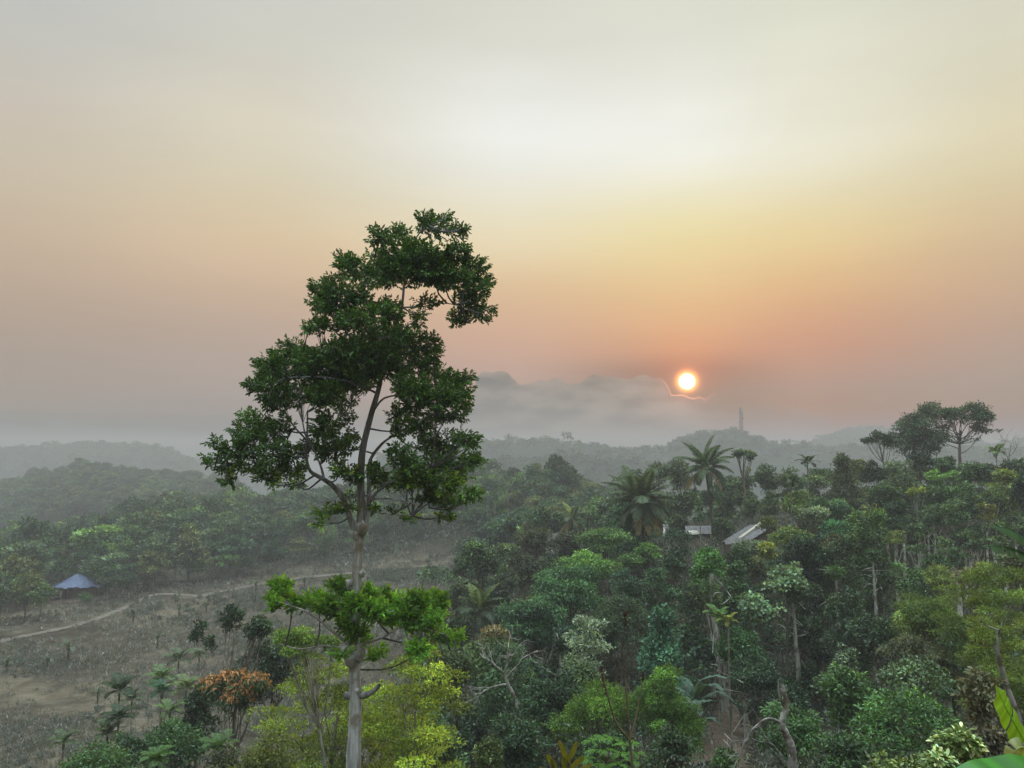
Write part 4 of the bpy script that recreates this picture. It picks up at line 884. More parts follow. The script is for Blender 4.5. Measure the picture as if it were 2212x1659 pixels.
    T('dark glossy shrub left of the cassia thicket at the bottom', (1040, 1530, 1200, 1720), 38, 'broad', (.03, .055, .026), leaf=.17, cover=3.6)
    T('dark shrub below the cassia tree', (1240, 1570, 1400, 1720), 36, 'broad', (.03, .058, .022), leaf=.16, cover=3.6)
    T('small dark green shrub on the dirt bank', (1400, 1570, 1520, 1720), 36, 'broad', (.032, .055, .024), leaf=.16, cover=3.2)
    T('low green bush at the dirt bank foot', (1520, 1610, 1600, 1720), 34, 'broad', (.05, .085, .03), leaf=.16)
    # bottom foreground, right
    T('drooping feathery green tree around the dead pale snag', (1630, 1478, 1790, 1720), 33, 'broad', (.05, .092, .032), leaf=.17, ratio=.3, droop=.7, k=30, cover=3.2)
    T('leafy tree right of the dead snag with a pale-edged top', (1780, 1425, 1895, 1570), 36, 'broad', (.055, .095, .038), leaf=.19, accent=((1.8, 1.8, 1.6), .3, .6))
    T('dense green spreading tree at lower right', (1860, 1478, 2050, 1640), 31, 'dome', (.048, .092, .032), leaf=.17, ratio=.4, accent=((1.9, 1.8, 1.3), .3, .65), cover=4)
    T('grey-green rounded bush left of the banana clump', (1915, 1420, 2040, 1500), 34, 'dome', (.062, .085, .048), leaf=.18)
    T('dark low tree under the snag branches', (1745, 1570, 1900, 1760), 27, 'broad', (.035, .062, .026), leaf=.15)
    T('olive shrub with small leaves at the bottom right', (1860, 1610, 2030, 1780), 22, 'broad', (.085, .11, .036), leaf=.13, cover=3.2)
    T('brown-leaved dry shrub beside the bright banana leaf', (2080, 1440, 2165, 1610), 21, 'broad', (.085, .08, .05), leaf=.13, cover=3.0, cat='shrub')
    T('dark withered shrub below the bright banana leaf', (2090, 1570, 2200, 1700), 18, 'broad', (.06, .05, .035), leaf=.12, cover=3.0, cat='shrub')
    T('yellow-green bamboo-like clump on the right slope', (1935, 1255, 2075, 1400), 42, 'broad', (.08, .11, .034), leaf=.22, ratio=.16, k=34, droop=.5, mat=M_FINE, cover=3.4)
    T('tall yellow-green feathery tree at the right edge', (2040, 1235, 2235, 1390), 39, 'tier', (.095, .13, .034), leaf=.19, ratio=.22, k=6, mat=M_FINE, cover=4)
    T('golden-green feathery tree below the tall one at the right edge', (2080, 1350, 2240, 1510), 32, 'tier', (.10, .13, .034), leaf=.16, ratio=.25, k=6, mat=M_FINE, cover=4)
    T('brownish green hanging thicket under the bamboo-like clump', (1930, 1370, 2080, 1475), 40, 'broad', (.06, .062, .03), leaf=.19, droop=.8, ratio=.2)
    T('small grassy-leaved shrub at the top of the bamboo-like clump', (2000, 1222, 2060, 1275), 50, 'broad', (.13, .15, .05), leaf=.26, ratio=.14, cat='shrub')
    T('dry straw-coloured shrub right of the pale plantation trunks', (2070, 1215, 2170, 1290), 56, 'broad', (.12, .11, .06), leaf=.2, cat='shrub')
    T('grey leafy shrub at the right edge above the feathery tree', (2160, 1190, 2235, 1285), 46, 'broad', (.09, .09, .06), leaf=.18, cat='shrub')
    T('dark green domed tree left of the bamboo-like clump', (1952, 1218, 2032, 1312), 62, 'dome', (.042, .075, .03), leaf=.22)
    T('small round tree between pale trunks above the bamboo-like clump', (1995, 1196, 2048, 1236), 70, 'dome', (.04, .07, .03), leaf=.22)
    T('tiered slim tree left of the dark domed tree', (1872, 1160, 1925, 1290), 72, 'tier', (.05, .075, .036), k=7, pale=True, leaf=.24)
    # bottom foreground, left
    T('mango tree with orange-red young leaves at lower left', (424, 1432, 588, 1570), 43, 'mango', (.036, .062, .024), grow=.02, leaf=.22, ratio=.30, droop=1.1, k=34, cover=4, accent=((8.5, 2.3, 2.9), .7, .3), fancy=True, cap=11000)
    T('dark open-crowned tree with grey limbs at lower left', (402, 1306, 590, 1420), 56, 'sparse', (.03, .05, .026), k=6, boxes=[(402, 1335, 452, 1402, 'broad', 10), (458, 1306, 540, 1372, 'broad', 16), (505, 1322, 592, 1398, 'broad', 14), (430, 1372, 478, 1412, 'broad', 6), (540, 1385, 600, 1425, 'broad', 6)], leaf=.2, ratio=.5, tr=.2, basex=480, kmax=22, pale=True, cover=5, topf=-.2)
    T('dense dark tree right of the open-crowned tree', (530, 1362, 655, 1530), 60, 'broad', (.022, .038, .022), leaf=.24)
    T('dark thicket tree left of the red-leaved mango', (392, 1478, 470, 1600), 50, 'broad', (.028, .045, .025), leaf=.21)
    T('round mid-green tree at the bottom left of the red-leaved mango', (300, 1535, 445, 1720), 46, 'dome', (.045, .082, .033), leaf=.2, ratio=.4)
    T('bushy green tree in the bottom left corner of the slope', (118, 1592, 310, 1790), 40, 'dome', (.04, .075, .024), leaf=.17, ratio=.4, k=50)
    T('dark green bush between the corner tree and the round tree', (225, 1560, 330, 1700), 44, 'broad', (.03, .052, .026), leaf=.18, cat='shrub')
    T('dull leafy shrub below the red-leaved mango', (440, 1590, 540, 1740), 36, 'broad', (.06, .065, .038), leaf=.16, cat='shrub')
    T('sprawling yellow-green tree with fine leaves behind the tall trunk', (545, 1440, 900, 1700), 35, 'tier', (.145, .185, .034), leaf=.15, ratio=.38, k=8, mat=M_FINE, cap=26000, cover=3.0, blobvar=.35, pale=True, tr=.2, basex=700, kmax=24, depth=.7)
    T('yellow-green right wing of the sprawling fine-leaved tree', (770, 1435, 1048, 1700), 34, 'tier', (.165, .20, .034), leaf=.15, ratio=.38, k=8, mat=M_FINE, cap=20000, cover=3.0, blobvar=.3, pale=True, tr=.16, basex=860, kmax=20)
    T('airy yellow-green sapling left of the leafy collar', (578, 1352, 745, 1450), 33, 'sparse', (.085, .125, .03), leaf=.14, ratio=.4, k=18, mat=M_FINE, cover=3.2, pale=True, basex=735, kmax=18, tr=.09)
    T('olive understorey bush left of the tall trunk base', (480, 1600, 700, 1780), 31, 'broad', (.10, .11, .035), leaf=.14, cover=3.0, mat=M_FINE, cat='shrub')
    T('dark understorey tree right of the sprawling tree', (1000, 1580, 1090, 1720), 36, 'broad', (.07, .09, .03), leaf=.15, cover=3.2)
hillside()

# ------------------------------------------------------------------ plantation of slender pale trunks on the upper right slope
def plantation():
    rows = [ # trunk u, top v of crown, crown bottom, width, distance, colour, note
     (2047, 1068, 1128, 84, 86, (.05, .075, .035), 'broad double-stemmed'), (1984, 1132, 1165, 44, 84, (.055, .085, .038), 'short-crowned'),
     (1979, 1175, 1192, 40, 80, (.055, .08, .035), 'two-tiered small'), (1936, 1142, 1176, 40, 82, (.12, .14, .04), 'yellow-topped slim'),
     (2083, 1150, 1178, 50, 80, (.05, .07, .036), 'flat-crowned'), (2100, 1136, 1166, 56, 84, (.05, .075, .036), 'dark flat-crowned'),
     (2130, 1086, 1122, 38, 86, (.12, .12, .03), 'golden-leaved'), (2113, 1160, 1190, 46, 78, (.05, .07, .036), 'low-crowned'),
     (2158, 1128, 1160, 60, 82, (.06, .085, .034), 'leaning'), (2170, 1160, 1185, 50, 78, (.055, .08, .03), 'drooping green'),
     (1915, 1112, 1150, 60, 92, (.045, .065, .032), 'shaded'), (2090, 1062, 1112, 78, 90, (.045, .07, .033), 'round-crowned'),
     (2020, 1105, 1140, 50, 90, (.05, .075, .034), 'green-crowned'), (2068, 1185, 1215, 56, 74, (.045, .07, .034), 'bushy low'),
     (2005, 1090, 1120, 46, 94, (.05, .075, .036), 'small upper'), (2190, 1110, 1150, 60, 86, (.05, .07, .034), 'right-edge'),
     (1950, 1110, 1140, 40, 90, (.05, .07, .034), 'narrow'), (2145, 1060, 1095, 60, 92, (.08, .105, .036), 'olive-crowned'), (2165, 1195, 1215, 40, 66, (.06, .085, .035), 'crooked'),
     (2035, 1160, 1180, 40, 78, (.055, .08, .036), 'thin mid-slope')]
    for i, (u, v0, v1, w, Y, c, note) in enumerate(rows):
        tree('%s plantation tree with slender pale trunk on upper right slope' % note, (u-w/2, v0, u+w/2, v1), Y, 'umbrella', c, pale=True, bark=(1.7, 1.75, 1.7), tr=.15 if 'bushy' not in note else .24,
             group='pale-trunked plantation trees', basex=u+(8 if 'leaning' in note else 0), leaf=.27, k=12, topf=.2, kmax=6)
        if note.startswith('broad double'):
            pass
plantation()

# ------------------------------------------------------------------ tall slim trunks in the hollow
def slim_trunk(label, pts, Y, r, crown=None, color=MD, name='tree'):
    b = gpt(pts[0][0], Y); b[0] = at(*pts[0], Y)[0]; b[2] = float(gz(b[0], Y))-.1
    root = empty(name, b); tag(root, label, 'tree', None); rng = np.random.default_rng(int(pts[0][0]))
    P = np.array([b]+[at(u, v, Y) for u, v in pts]); mb = MB(); tube(mb, curve(P, 24)-b, np.linspace(r*1.2, r*.55, 24), 9, 1.0, .06, rng)
    for _ in range(6):
        k = rng.integers(8, 23); s = curve(P, 24)[k]-b; tube(mb, curve([s, s+rng.normal(0, .5, 3)+[0, 0, .3], s+rng.normal(0, .9, 3)+[0, 0, .5]], 5), [r*.3, r*.25, r*.2, r*.15, r*.1], 5)
    mb.obj('trunk', M_PALE, root, (1, 1.05, 1.0), smooth=True)
    mb = MB(); B = []
    for (u0, v0, u1, v1) in crown: 
        c = at((u0+u1)/2, (v0+v1)/2, Y+rng.uniform(-.4, .4)); k = Y/F; B.append([*(c-b), (u1-u0)/2*k, (u1-u0)/2*k, (v1-v0)/2*k])
    B = np.array(B); blob_leaves(mb, B, int(900*len(B)), Y*.0034, rng, .45); mb.obj('crown', M_LEAF, root, color); return root
slim_trunk('tall pale mottled trunk leaning through the hollow, long bare lower stem', [(1565, 1555), (1562, 1480), (1553, 1400), (1543, 1340), (1537, 1280), (1538, 1240)], 60, .27, [(1515, 1255, 1548, 1300), (1530, 1290, 1556, 1330)])
slim_trunk('second thinner pale trunk with leafy top in the hollow', [(1582, 1620), (1578, 1560), (1573, 1480), (1568, 1420), (1566, 1385)], 57, .17, [(1550, 1385, 1590, 1410), (1560, 1400, 1585, 1440)])
slim_trunk('grey slim trunk in the dark thicket right of the hollow', [(1724, 1440), (1720, 1400), (1716, 1340), (1712, 1290)], 60, .16, [(1700, 1270, 1735, 1300)], DK)
slim_trunk('short crooked trunk on the bank right of the two pale trunks', [(1612, 1555), (1608, 1520), (1600, 1480)], 52, .14, [(1585, 1455, 1625, 1490)], DK)

slim_trunk('slim pale trunk under the shaded mango tree, short leafy top', [(1213, 1475), (1211, 1440), (1208, 1400)], 60, .13, [(1196, 1385, 1222, 1405)], DK)
slim_trunk('thin pale trunk in the shadowy green trees right of the middle slope', [(1814, 1410), (1811, 1350), (1808, 1290), (1806, 1240)], 60, .13, [(1790, 1225, 1822, 1250)], MD)
slim_trunk('thin pale trunk beside the tiered slim tree', [(1893, 1330), (1889, 1270), (1886, 1210)], 66, .13, [(1872, 1190, 1902, 1215)], MD)

# ------------------------------------------------------------------ bare and dead trees
def bare_tree(label, pts, Y, r, L, rng, lev=3, color=(1, 1, 1), name='bare_tree', extra=()):
    b = at(*pts[0], Y); b[2] = min(b[2], float(gz(b[0], Y))) - .1
    root = empty(name, b); tag(root, label, 'bare tree')
    P = np.array([b]+[at(u, v, Y) for u, v in pts[1:]]); mb = MB(); Q = curve(P, 18); tube(mb, Q-b, np.linspace(r, r*.5, 18), 9, 1.0, .1, rng)
    mb.obj('trunk', M_PALE, root, color, smooth=True)
    mb = MB()
    for j, (du, dv) in extra:
        s = Q[j]; bare_branch(mb, s-b, at(pts[-1][0]+du, pts[-1][1]+dv, Y)-s, L, r*.45, lev, rng)
    mb.obj('branches', M_PALE, root, color, smooth=True); return root
bare_tree('bare pale-limbed tree with twisted white branches at lower centre', [(1132, 1560), (1118, 1530), (1108, 1500), (1098, 1480), (1090, 1455)], 48, .16, 1.5, np.random.default_rng(5), 3, (1, 1, 1),
          extra=[(17, (-55, -60)), (17, (20, -90)), (15, (60, -40)), (16, (-20, -95)), (13, (-90, 20))])
def snag():
    Y = 30; rng = np.random.default_rng(9)
    pts = [(1716, 1700), (1712, 1640), (1704, 1600), (1690, 1565), (1697, 1530), (1695, 1500), (1688, 1478)]
    b = at(*pts[0], Y); b[2] = min(b[2], float(gz(b[0], Y)))-.1
    root = empty('dead_snag', b); tag(root, 'dead knobbly pale snag standing at lower right', 'dead tree')
    P = np.array([b]+[at(u, v, Y) for u, v in pts[1:]]); Q = curve(P, 60); mb = MB(); tube(mb, Q-b, np.linspace(.18, .06, 60), 10, 1.0, .12, rng)
    for _ in range(26):
        k = rng.integers(20, 58); ball(mb, Q[k]-b+rng.normal(0, .05, 3), (.06, .06, .08), 3, rng.uniform(.5, 1.1), wob=.3)
    mb.obj('trunk', M_PALE, root, (.9, .9, .9), smooth=True)
    mb = MB(); A = [at(u, v, Y+d) for u, v, d in ((1692, 1566, 0), (1675, 1555, -.1), (1655, 1553, -.2), (1636, 1566, -.3), (1622, 1580, -.4), (1614, 1600, -.4))]
    Q2 = curve(A, 18); tube(mb, Q2-b, np.linspace(.055, .02, 18), 7, 1, .1, rng)
    for k in (8, 10, 12, 13, 15, 16, 17):
        s = Q2[k]-b; bare_branch(mb, s, (rng.normal(0, .5), rng.normal(0, .4), -1), .9, .03, 2, rng, up=-.3)
    tube(mb, curve([at(1697, 1530, Y)-b, at(1683, 1500, Y)-b, at(1682, 1470, Y)-b], 6), np.linspace(.07, .02, 6), 5)
    mb.obj('branches', M_PALE, root, (.7, .7, .7), smooth=True)
snag()
bare_tree('bare thin twigs showing above the right-edge ridge', [(2178, 1010), (2180, 985)], 118, .12, 2.4, np.random.default_rng(12), 3, (.6, .6, .62), extra=[(15, (-20, -40)), (17, (10, -40)), (17, (35, -30)), (12, (-35, -15))])
bare_tree('grey dead stem leaning behind the bright banana leaf', [(2215, 1640), (2200, 1560), (2180, 1500), (2165, 1450), (2150, 1395)], 30, .14, 1.0, np.random.default_rng(14), 1, (.75, .75, .75), name='dead_tree', extra=[(15, (-20, -40))])
bare_tree('slim bare trunk with a pale stub in the field-side forest', [(1100, 1180), (1098, 1120), (1096, 1060)], 170, .2, 3, np.random.default_rng(15), 2, (.8, .8, .8), extra=[(15, (-20, -30)), (17, (15, -30))])

# ------------------------------------------------------------------ palms
palm('big coconut palm with drooping fronds left of the white shed', 1384, 1090, 98, 6.0, 30, 'coconut', (.055, .072, .036), lean=.5, dead=4)
palm('tall coconut palm behind the white shed with browning lower fronds', 1524, 1012, 116, 5.4, 24, 'coconut', (.06, .085, .038), lean=.9, dead=4)
palm('small coconut palm with a yellow spear frond left of the big one', 1236, 1122, 122, 3.6, 14, 'coconut', (.07, .085, .05), spear=True)
palm('dark young coconut palm with upright fronds at the field corner', 1038, 1322, 84, 3.8, 18, 'coconut', (.04, .055, .03), spear=True, dead=0)
palm('solitary tall areca palm standing above the right slope', 1744, 1003, 100, 2.2, 9, 'areca', (.04, .06, .03))
palm('dark areca palm with hanging skirt left of the tall areca', 1708, 1045, 92, 2.0, 12, 'areca', (.045, .06, .03))
palm('short dark areca palm beside the metal roof', 1677, 1078, 94, 1.7, 10, 'areca', (.05, .065, .03))
palm('slim areca palm in front of the white shed', 1512, 1108, 96, 1.5, 9, 'areca', (.05, .075, .035))
palm('pale green areca palm on the ridge right of the forked tree', 2152, 980, 112, 2.3, 12, 'areca', (.12, .16, .06))
palm('areca palm crown at the right edge of the ridge', 2203, 1002, 110, 1.6, 9, 'areca', (.05, .08, .03))
palm('fan-like areca palm beside the tall pale trunk, yellow lower frond', 1552, 1338, 56, 1.5, 9, 'areca', (.06, .11, .03))
palm('areca palm with yellow fronds just right of the pale trunk', 1573, 1345, 55, 1.1, 8, 'areca', (.17, .17, .04))
AR = [('dark areca palm at lower left, upper of the stacked pair', 258, 1497, 66, 2.1, (.020, .034, .014)), ('dark areca palm at lower left, lower of the stacked pair', 256, 1556, 60, 1.8, (.020, .036, .014)),
      ('pale faded areca palm right of the stacked pair', 285, 1515, 84, 2.0, (.06, .075, .045)), ('light green areca palm above the stacked crowns in mid field', 349, 1470, 76, 2.2, (.075, .11, .045)),
      ('dark lower areca palm crown in mid field', 351, 1497, 74, 1.9, (.025, .07, .035)), ('pale tall areca palm at the field middle below the open-crowned tree', 386, 1430, 96, 2.6, (.07, .085, .05)),
      ('areca palm with drooping yellowish fronds left of the red-leaved mango', 402, 1492, 74, 2.3, (.10, .12, .05)), ('faint areca palm behind the drooping yellowish one', 430, 1420, 104, 2.0, (.07, .085, .05)),
      ('low areca palm tuft above the corner tree', 232, 1590, 60, 1.6, (.06, .08, .035)), ('small areca palm at the bottom left field edge', 137, 1606, 62, 1.5, (.055, .075, .035)),
      ('areca palm just above the round mid-green tree', 367, 1540, 56, 1.4, (.075, .11, .04))]
for (lb, u, v, Y, L, c) in AR: palm(lb, u, v, Y, L, 10, 'areca', c, group='areca palms in front of the cleared field')
palm('spiky fan of palm fronds at the bottom under the red-leaved mango', 474, 1622, 38, 1.15, 20, 'areca', (.05, .09, .03), dead=0, wid=.09)
palm('bright spiky palm fronds beside the round mid-green tree at the bottom', 338, 1646, 34, .95, 20, 'areca', (.055, .10, .03), dead=0, wid=.09)
tree('tall sparse breadfruit-like tree right of the tall coconut palm', (1580, 966, 1636, 1012), 128, 'sparse', (.05, .07, .035), k=14, tr=.3)
T_ = [('hazy tree between the two coconut palms', (1395, 985, 1452, 1025), 150), ('hazy spreading tree left of the tall coconut palm', (1440, 992, 1490, 1040), 146), ('hazy tree beneath the breadfruit-like tree', (1575, 1005, 1635, 1080), 136),
      ('hazy rounded tree right of the breadfruit-like tree', (1632, 992, 1684, 1050), 138), ('small hazy tree left of the tall areca', (1682, 1002, 1728, 1042), 140), ('misty low tree under the tall coconut palm', (1440, 1040, 1510, 1100), 132),
      ('misty green tree right of the coconut trunk', (1540, 1050, 1600, 1110), 130), ('misty rounded bush on the clearing above the roofs', (1595, 1062, 1640, 1105), 124), ('misty tree at the left of the big coconut palm', (1330, 1010, 1392, 1060), 150),
      ('misty shrub tree behind the white shed', (1440, 1100, 1500, 1140), 124), ('bushy olive shrub between the shed and the diagonal roof', (1535, 1108, 1590, 1150), 112), ('misty tree behind the dark hanging areca', (1640, 1050, 1690, 1100), 120)]
for lb, bb, Y in T_: tree(lb, (bb[0], bb[1], bb[2], bb[3]+26), Y, 'broad', (.055, .075, .036))

# ------------------------------------------------------------------ shared tree forms for the mid distance
def make_templates():
    out = []; rng = np.random.default_rng(21)
    for i, st in enumerate(['umbrella', 'broad', 'umbrella', 'tier', 'broad', 'dome', 'umbrella', 'broad', 'cone', 'umbrella', 'tier', 'broad']):
        open_ = st in ('umbrella', 'tier')
        c = (0, 0, .70 if open_ else .62); r = (.40, .40, .30 if open_ else .38)
        B = gen_blobs(st, c, r, rng, {'umbrella': 18, 'tier': 5, 'broad': 20, 'dome': 30, 'cone': 26}[st])
        a = MB(); limbs(a, (0, 0, 0), .72, B, .02, rng, kmax=9, sides=6)
        b = MB(); blob_leaves(b, B, 2600, .062, rng, .55, droop=.15 if open_ else .3, blobvar=.3, shell=(.5, 1.05), accent=((1.7, 1.7, 1.1), .25, .55))
        tm = a.mesh('trunk', True); tm.materials.append(M_PALE if open_ else M_BARK)
        cm = b.mesh('crown'); cm.materials.append(M_LEAF); out.append((st, tm, cm, b.data()))
    return out
TPL = make_templates()
def place(label, pos, h, w, k, color, group, rng, bark=(.8, .8, .78)):
    root = empty('tree', pos); root.rotation_euler = (0, 0, rng.uniform(0, 6.28)); root.scale = (w, w, h); tag(root, label, 'tree', group)
    for nm, me, c in (('trunk', TPL[k][1], bark), ('crown', TPL[k][2], color)):
        o = bpy.data.objects.new(nm, me); col.objects.link(o); o.parent = root; o.color = (*(c if nm == 'trunk' else [a*b for a, b in zip(c, FOL_GAIN)]), 1)
    return root
def proj(p):
    d = np.array([p[0], p[1]*CP+p[2]*SP, -p[1]*SP+p[2]*CP]); return CU+F*d[0]/d[1], CV-F*d[2]/d[1]

COLN = [('dark green', (.030, .050, .028)), ('mid-green', (.048, .078, .036)), ('pale green', (.080, .125, .045)), ('grey-green', (.062, .085, .055)), ('olive', (.080, .090, .038)), ('bluish green', (.040, .075, .045))]
SHN = {'umbrella': 'flat-crowned', 'broad': 'round-crowned', 'tier': 'tiered', 'dome': 'domed', 'cone': 'pointed'}
ORD = ['', 'second ', 'third ', 'fourth ', 'fifth ', 'sixth ', 'seventh ', 'eighth ', 'ninth ', 'tenth ', 'eleventh ', 'twelfth ', 'thirteenth ', 'fourteenth ', 'fifteenth ', 'sixteenth ']
def forest(region, cand, group, limit, masslabel, rng, rows, marks, minvis=3):
    """cand: list of (x, y, height, width, template, colour). Nearest first; trees hidden behind nearer crowns are left out."""
    cand.sort(key=lambda c: c[1]); sky = np.full(2700, 3000.0); keep = []; 
    for (x, y, h, w, k, ci) in cand:
        g = float(gz(x, y)); u, vt = proj((x, y, g+h*.97)); hw = w*.4*F/y
        a, b = int(max(0, u-hw+200)), int(min(2699, u+hw+200))
        if b <= a: continue
        seen = np.clip(sky[a:b]-vt, 0, None)
        if seen.mean() < minvis: continue
        m = (a+b)//2; q = max(1, int((b-a)*.38)); sky[max(0, m-q):m+q] = np.minimum(sky[max(0, m-q):m+q], vt+4)
        keep.append(((x, y, g), h, w, k, ci, u, vt, seen.mean()*(b-a)))
    order = sorted(range(len(keep)), key=lambda i: -keep[i][7]); ind = set(order[:limit])
    groups = {}
    for i in sorted(ind, key=lambda i: keep[i][5]):
        p, h, w, k, ci, u, vt, _ = keep[i]
        row = next(n for lim, n in rows if p[1] < lim); mark = next(n for lim, n in marks if u < lim)
        key = '%s %s tree %s %s' % (COLN[ci][0], SHN[TPL[k][0]], row, mark); groups.setdefault(key, []).append(i)
    for key, L in groups.items():
        for j, i in enumerate(L):
            p, h, w, k, ci, u, vt, _ = keep[i]
            lb = key if len(L) == 1 else ('leftmost ' if j == 0 else ORD[j]+'from left, ' if j < len(ORD) else 'farther ')+key
            c = np.array(COLN[ci][1])*np.exp(rng.normal(0, .12))
            place(lb, (p[0], p[1], p[2]-.2), h, w, k, tuple(c), group, rng)
    P = []
    mb = MB()
    for i in range(len(keep)):
        if i in ind: continue
        p, h, w, k, ci, u, vt, _ = keep[i]; v, q, c = TPL[k][3]; n4 = len(q); sel = rng.random(n4) < .75
        vv = v.reshape(-1, 4, 3)[sel].reshape(-1, 3)*np.array([w, w, h])*1.0+np.array(p); cc = c.reshape(-1, 4, 3)[sel].reshape(-1, 3)
        mb.add(vv, np.arange(len(vv)).reshape(-1, 4), cc*np.array(COLN[ci][1]))
    if mb.v: tag(mb.obj('forest_mass', M_LEAF, None, (1, 1, 1)), masslabel, kind='stuff')
    print('FOREST', region, len(cand), len(keep), len(ind))

def scatter(n, t0, t1, yfun0, yfun1, dist, rng):
    pts = []; tries = 0
    while len(pts) < n and tries < n*60:
        tries += 1; t = rng.uniform(t0, t1); y0, y1 = yfun0(t), yfun1(t); y = y0+(y1-y0)*rng.random()**1.1; x = t*y
        dd = dist*(1+.0*y)
        if all((x-a)**2+(y-b)**2 > dd*dd for a, b in pts): pts.append((x, y))
    return pts
def tt(u): return (u-CU)/F
def forests():
    rng = np.random.default_rng(33)
    ex = [tt(-150), tt(0), tt(60), tt(105), tt(125), tt(215), tt(240), tt(400), tt(765), tt(1000), tt(1060)]; ey = [168, 168, 165, 172, 202, 203, 192, 206, 236, 256, 262]
    y0 = lambda t: float(np.interp(t, ex, ey)); y1 = lambda t: float(np.interp(t, [tt(-100), tt(200), tt(400), tt(765), tt(1060)], [330, 345, 360, 370, 345]))
    cand = []
    for x, y in scatter(460, tt(-140), tt(1062), y0, y1, 7.0, rng):
        t = x/y; e = (y-y0(t))
        h = rng.uniform(10, 15) if e > 12 else rng.uniform(7.5, 12.5)
        h *= 1.0+.12*math.sin(x/23.)*math.sin(y/31.)
        if rng.random() < .05: h *= 1.25
        k = rng.choice([0, 2, 6, 9, 0, 2, 3, 10, 1, 4, 7, 11, 5, 8]); ci = rng.choice([0, 1, 2, 3, 4, 5], p=[.22, .24, .14, .2, .1, .1])
        cand.append((x, y, h, h*rng.uniform(.75, 1.1), int(k), int(ci)))
    # front-edge trees seen one by one in the picture: crown centre u, height, distance, form, colour
    for u, Y, h, k, ci in ((72, 172, 10, 1, 2), (105, 170, 8, 4, 2), (20, 168, 11, 7, 3), (250, 188, 8, 0, 3), (230, 194, 9, 4, 1), (350, 206, 13, 3, 3), (500, 214, 7.5, 2, 2), (545, 222, 6, 5, 1), (440, 210, 8, 6, 1), (300, 300, 18, 5, 0), (365, 320, 15, 8, 0), (255, 200, 10, 2, 3),
                           (290, 190, 7, 11, 0), (205, 180, 4.5, 1, 1)):
        cand.append((tt(u)*Y, Y, h, h*.95, k, ci))
    rows = [(215, 'at the forest edge'), (275, 'inside the hazy forest'), (400, 'on the forest skyline')]
    marks = [(60, 'near the left border'), (118, 'left of the blue-roofed hut'), (225, 'behind the blue-roofed hut'), (345, 'right of the blue-roofed hut'), (450, 'above the path bend'), (600, 'above the long path'), (720, 'left of the tall trunk'), (850, 'behind the tall trunk'), (3000, 'right of the tall trunk')]
    forest('left', cand, 'trees of the hazy forest beyond the cleared field', 72, 'hazy tree canopy behind the individually seen forest trees', rng, rows, marks)
    # second wooded ridge, further left
    cand = []
    for x, y in scatter(520, tt(-160), tt(520), lambda t: 470, lambda t: 690, 7.5, rng):
        h = rng.uniform(9, 14)*(1+.15*math.sin(x/40.)); 
        if y > 600 and rng.random() < .08: h *= 1.35
        cand.append((x, y, h, h*rng.uniform(.85, 1.3), int(rng.choice([0, 2, 6, 9, 1, 4, 7, 5])), int(rng.choice([0, 1, 3, 4, 2], p=[.35, .2, .25, .12, .08]))))
    forest('ridge', cand, 'trees on the second wooded ridge at the left', 12, 'misty canopy of the second wooded ridge at the left', rng, [(570, 'low on second ridge'), (2000, 'atop the second ridge')], [(120, 'near the left border'), (280, 'above the blue-roofed hut'), (3000, 'left of the tall tree')], 2)
    # centre ridge behind the houses
    cand = []
    for x, y in scatter(170, tt(1010), tt(1345), lambda t: 135 if t > tt(1120) else 165, lambda t: 300, 6.0, rng):
        h = rng.uniform(8, 12); cand.append((x, y, h, h*rng.uniform(.8, 1.15), int(rng.choice([0, 2, 1, 4, 7, 11, 5])), int(rng.choice([0, 1, 2, 3, 4, 5]))))
    for u, Y, h, k, ci in ((1213, 245, 17, 1, 0), (1232, 240, 15, 4, 0), (1198, 250, 15, 8, 0), (1112, 236, 11, 5, 2), (1080, 240, 10, 5, 1), (1150, 240, 12, 7, 1), (1062, 255, 12, 4, 0)):
        cand.append((tt(u)*Y, Y, h, h*.8, k, ci))
    forest('centre', cand, 'trees on the centre ridge', 30, 'hazy canopy of the centre ridge', rng, [(190, 'below centre ridge'), (235, 'midway up centre ridge'), (2000, 'atop the centre ridge')], [(1100, 'beside the tall tree'), (1180, 'left of its tallest tree'), (1250, 'around its tallest tree'), (3000, 'right of its tallest tree')])
    # misty slope beyond the palms
    cand = []
    for x, y in scatter(90, tt(1240), tt(1560), lambda t: 330, lambda t: 430, 8, rng):
        h = rng.uniform(10, 16); cand.append((x, y, h, h*1.1, int(rng.choice([0, 2, 1, 4])), int(rng.choice([0, 1, 3]))))
    forest('misty', cand, 'trees fading in mist beyond the palms', 4, 'mist-faded canopy beyond the palms', rng, [(2000, 'fading in mist')], [(1400, 'left of the big coconut palm'), (3000, 'behind the coconut palms')])
    # fill of the near hillside
    cand = []
    for x, y in scatter(330, tt(930), tt(2330), lambda t: 44 if t < tt(1800) else 42, lambda t: 152 if t > tt(1330) else 112, 3.5, rng):
        u, v = proj((x, y, float(gz(x, y))))
        if (1455 < u < 1690 and 95 < y < 125) or (1500 < u < 1620 and y < 66) or (1880 < u < 2195 and 56 < y < 100): continue
        h = rng.uniform(4.5, 9.5); uu, vt = proj((x, y, float(gz(x, y))+h)); hw = h*.42*F/y
        if y > 95 and vt < 1004: h = max(3.0, h-(1004-vt)*y/F-.5); uu, vt = proj((x, y, float(gz(x, y))+h)); hw = h*.42*F/y
        if any(Yt > y-2 and uu+hw*.8 > a0 and uu-hw*.8 < a1 and vt < b1-.38*(b1-b0) for (a0, b0, a1, b1, Yt) in ALLT): 
            h *= .5; uu, vt = proj((x, y, float(gz(x, y))+h)); hw *= .5
            if any(Yt > y-2 and uu+hw*.8 > a0 and uu-hw*.8 < a1 and vt < b1-.38*(b1-b0) for (a0, b0, a1, b1, Yt) in ALLT): continue
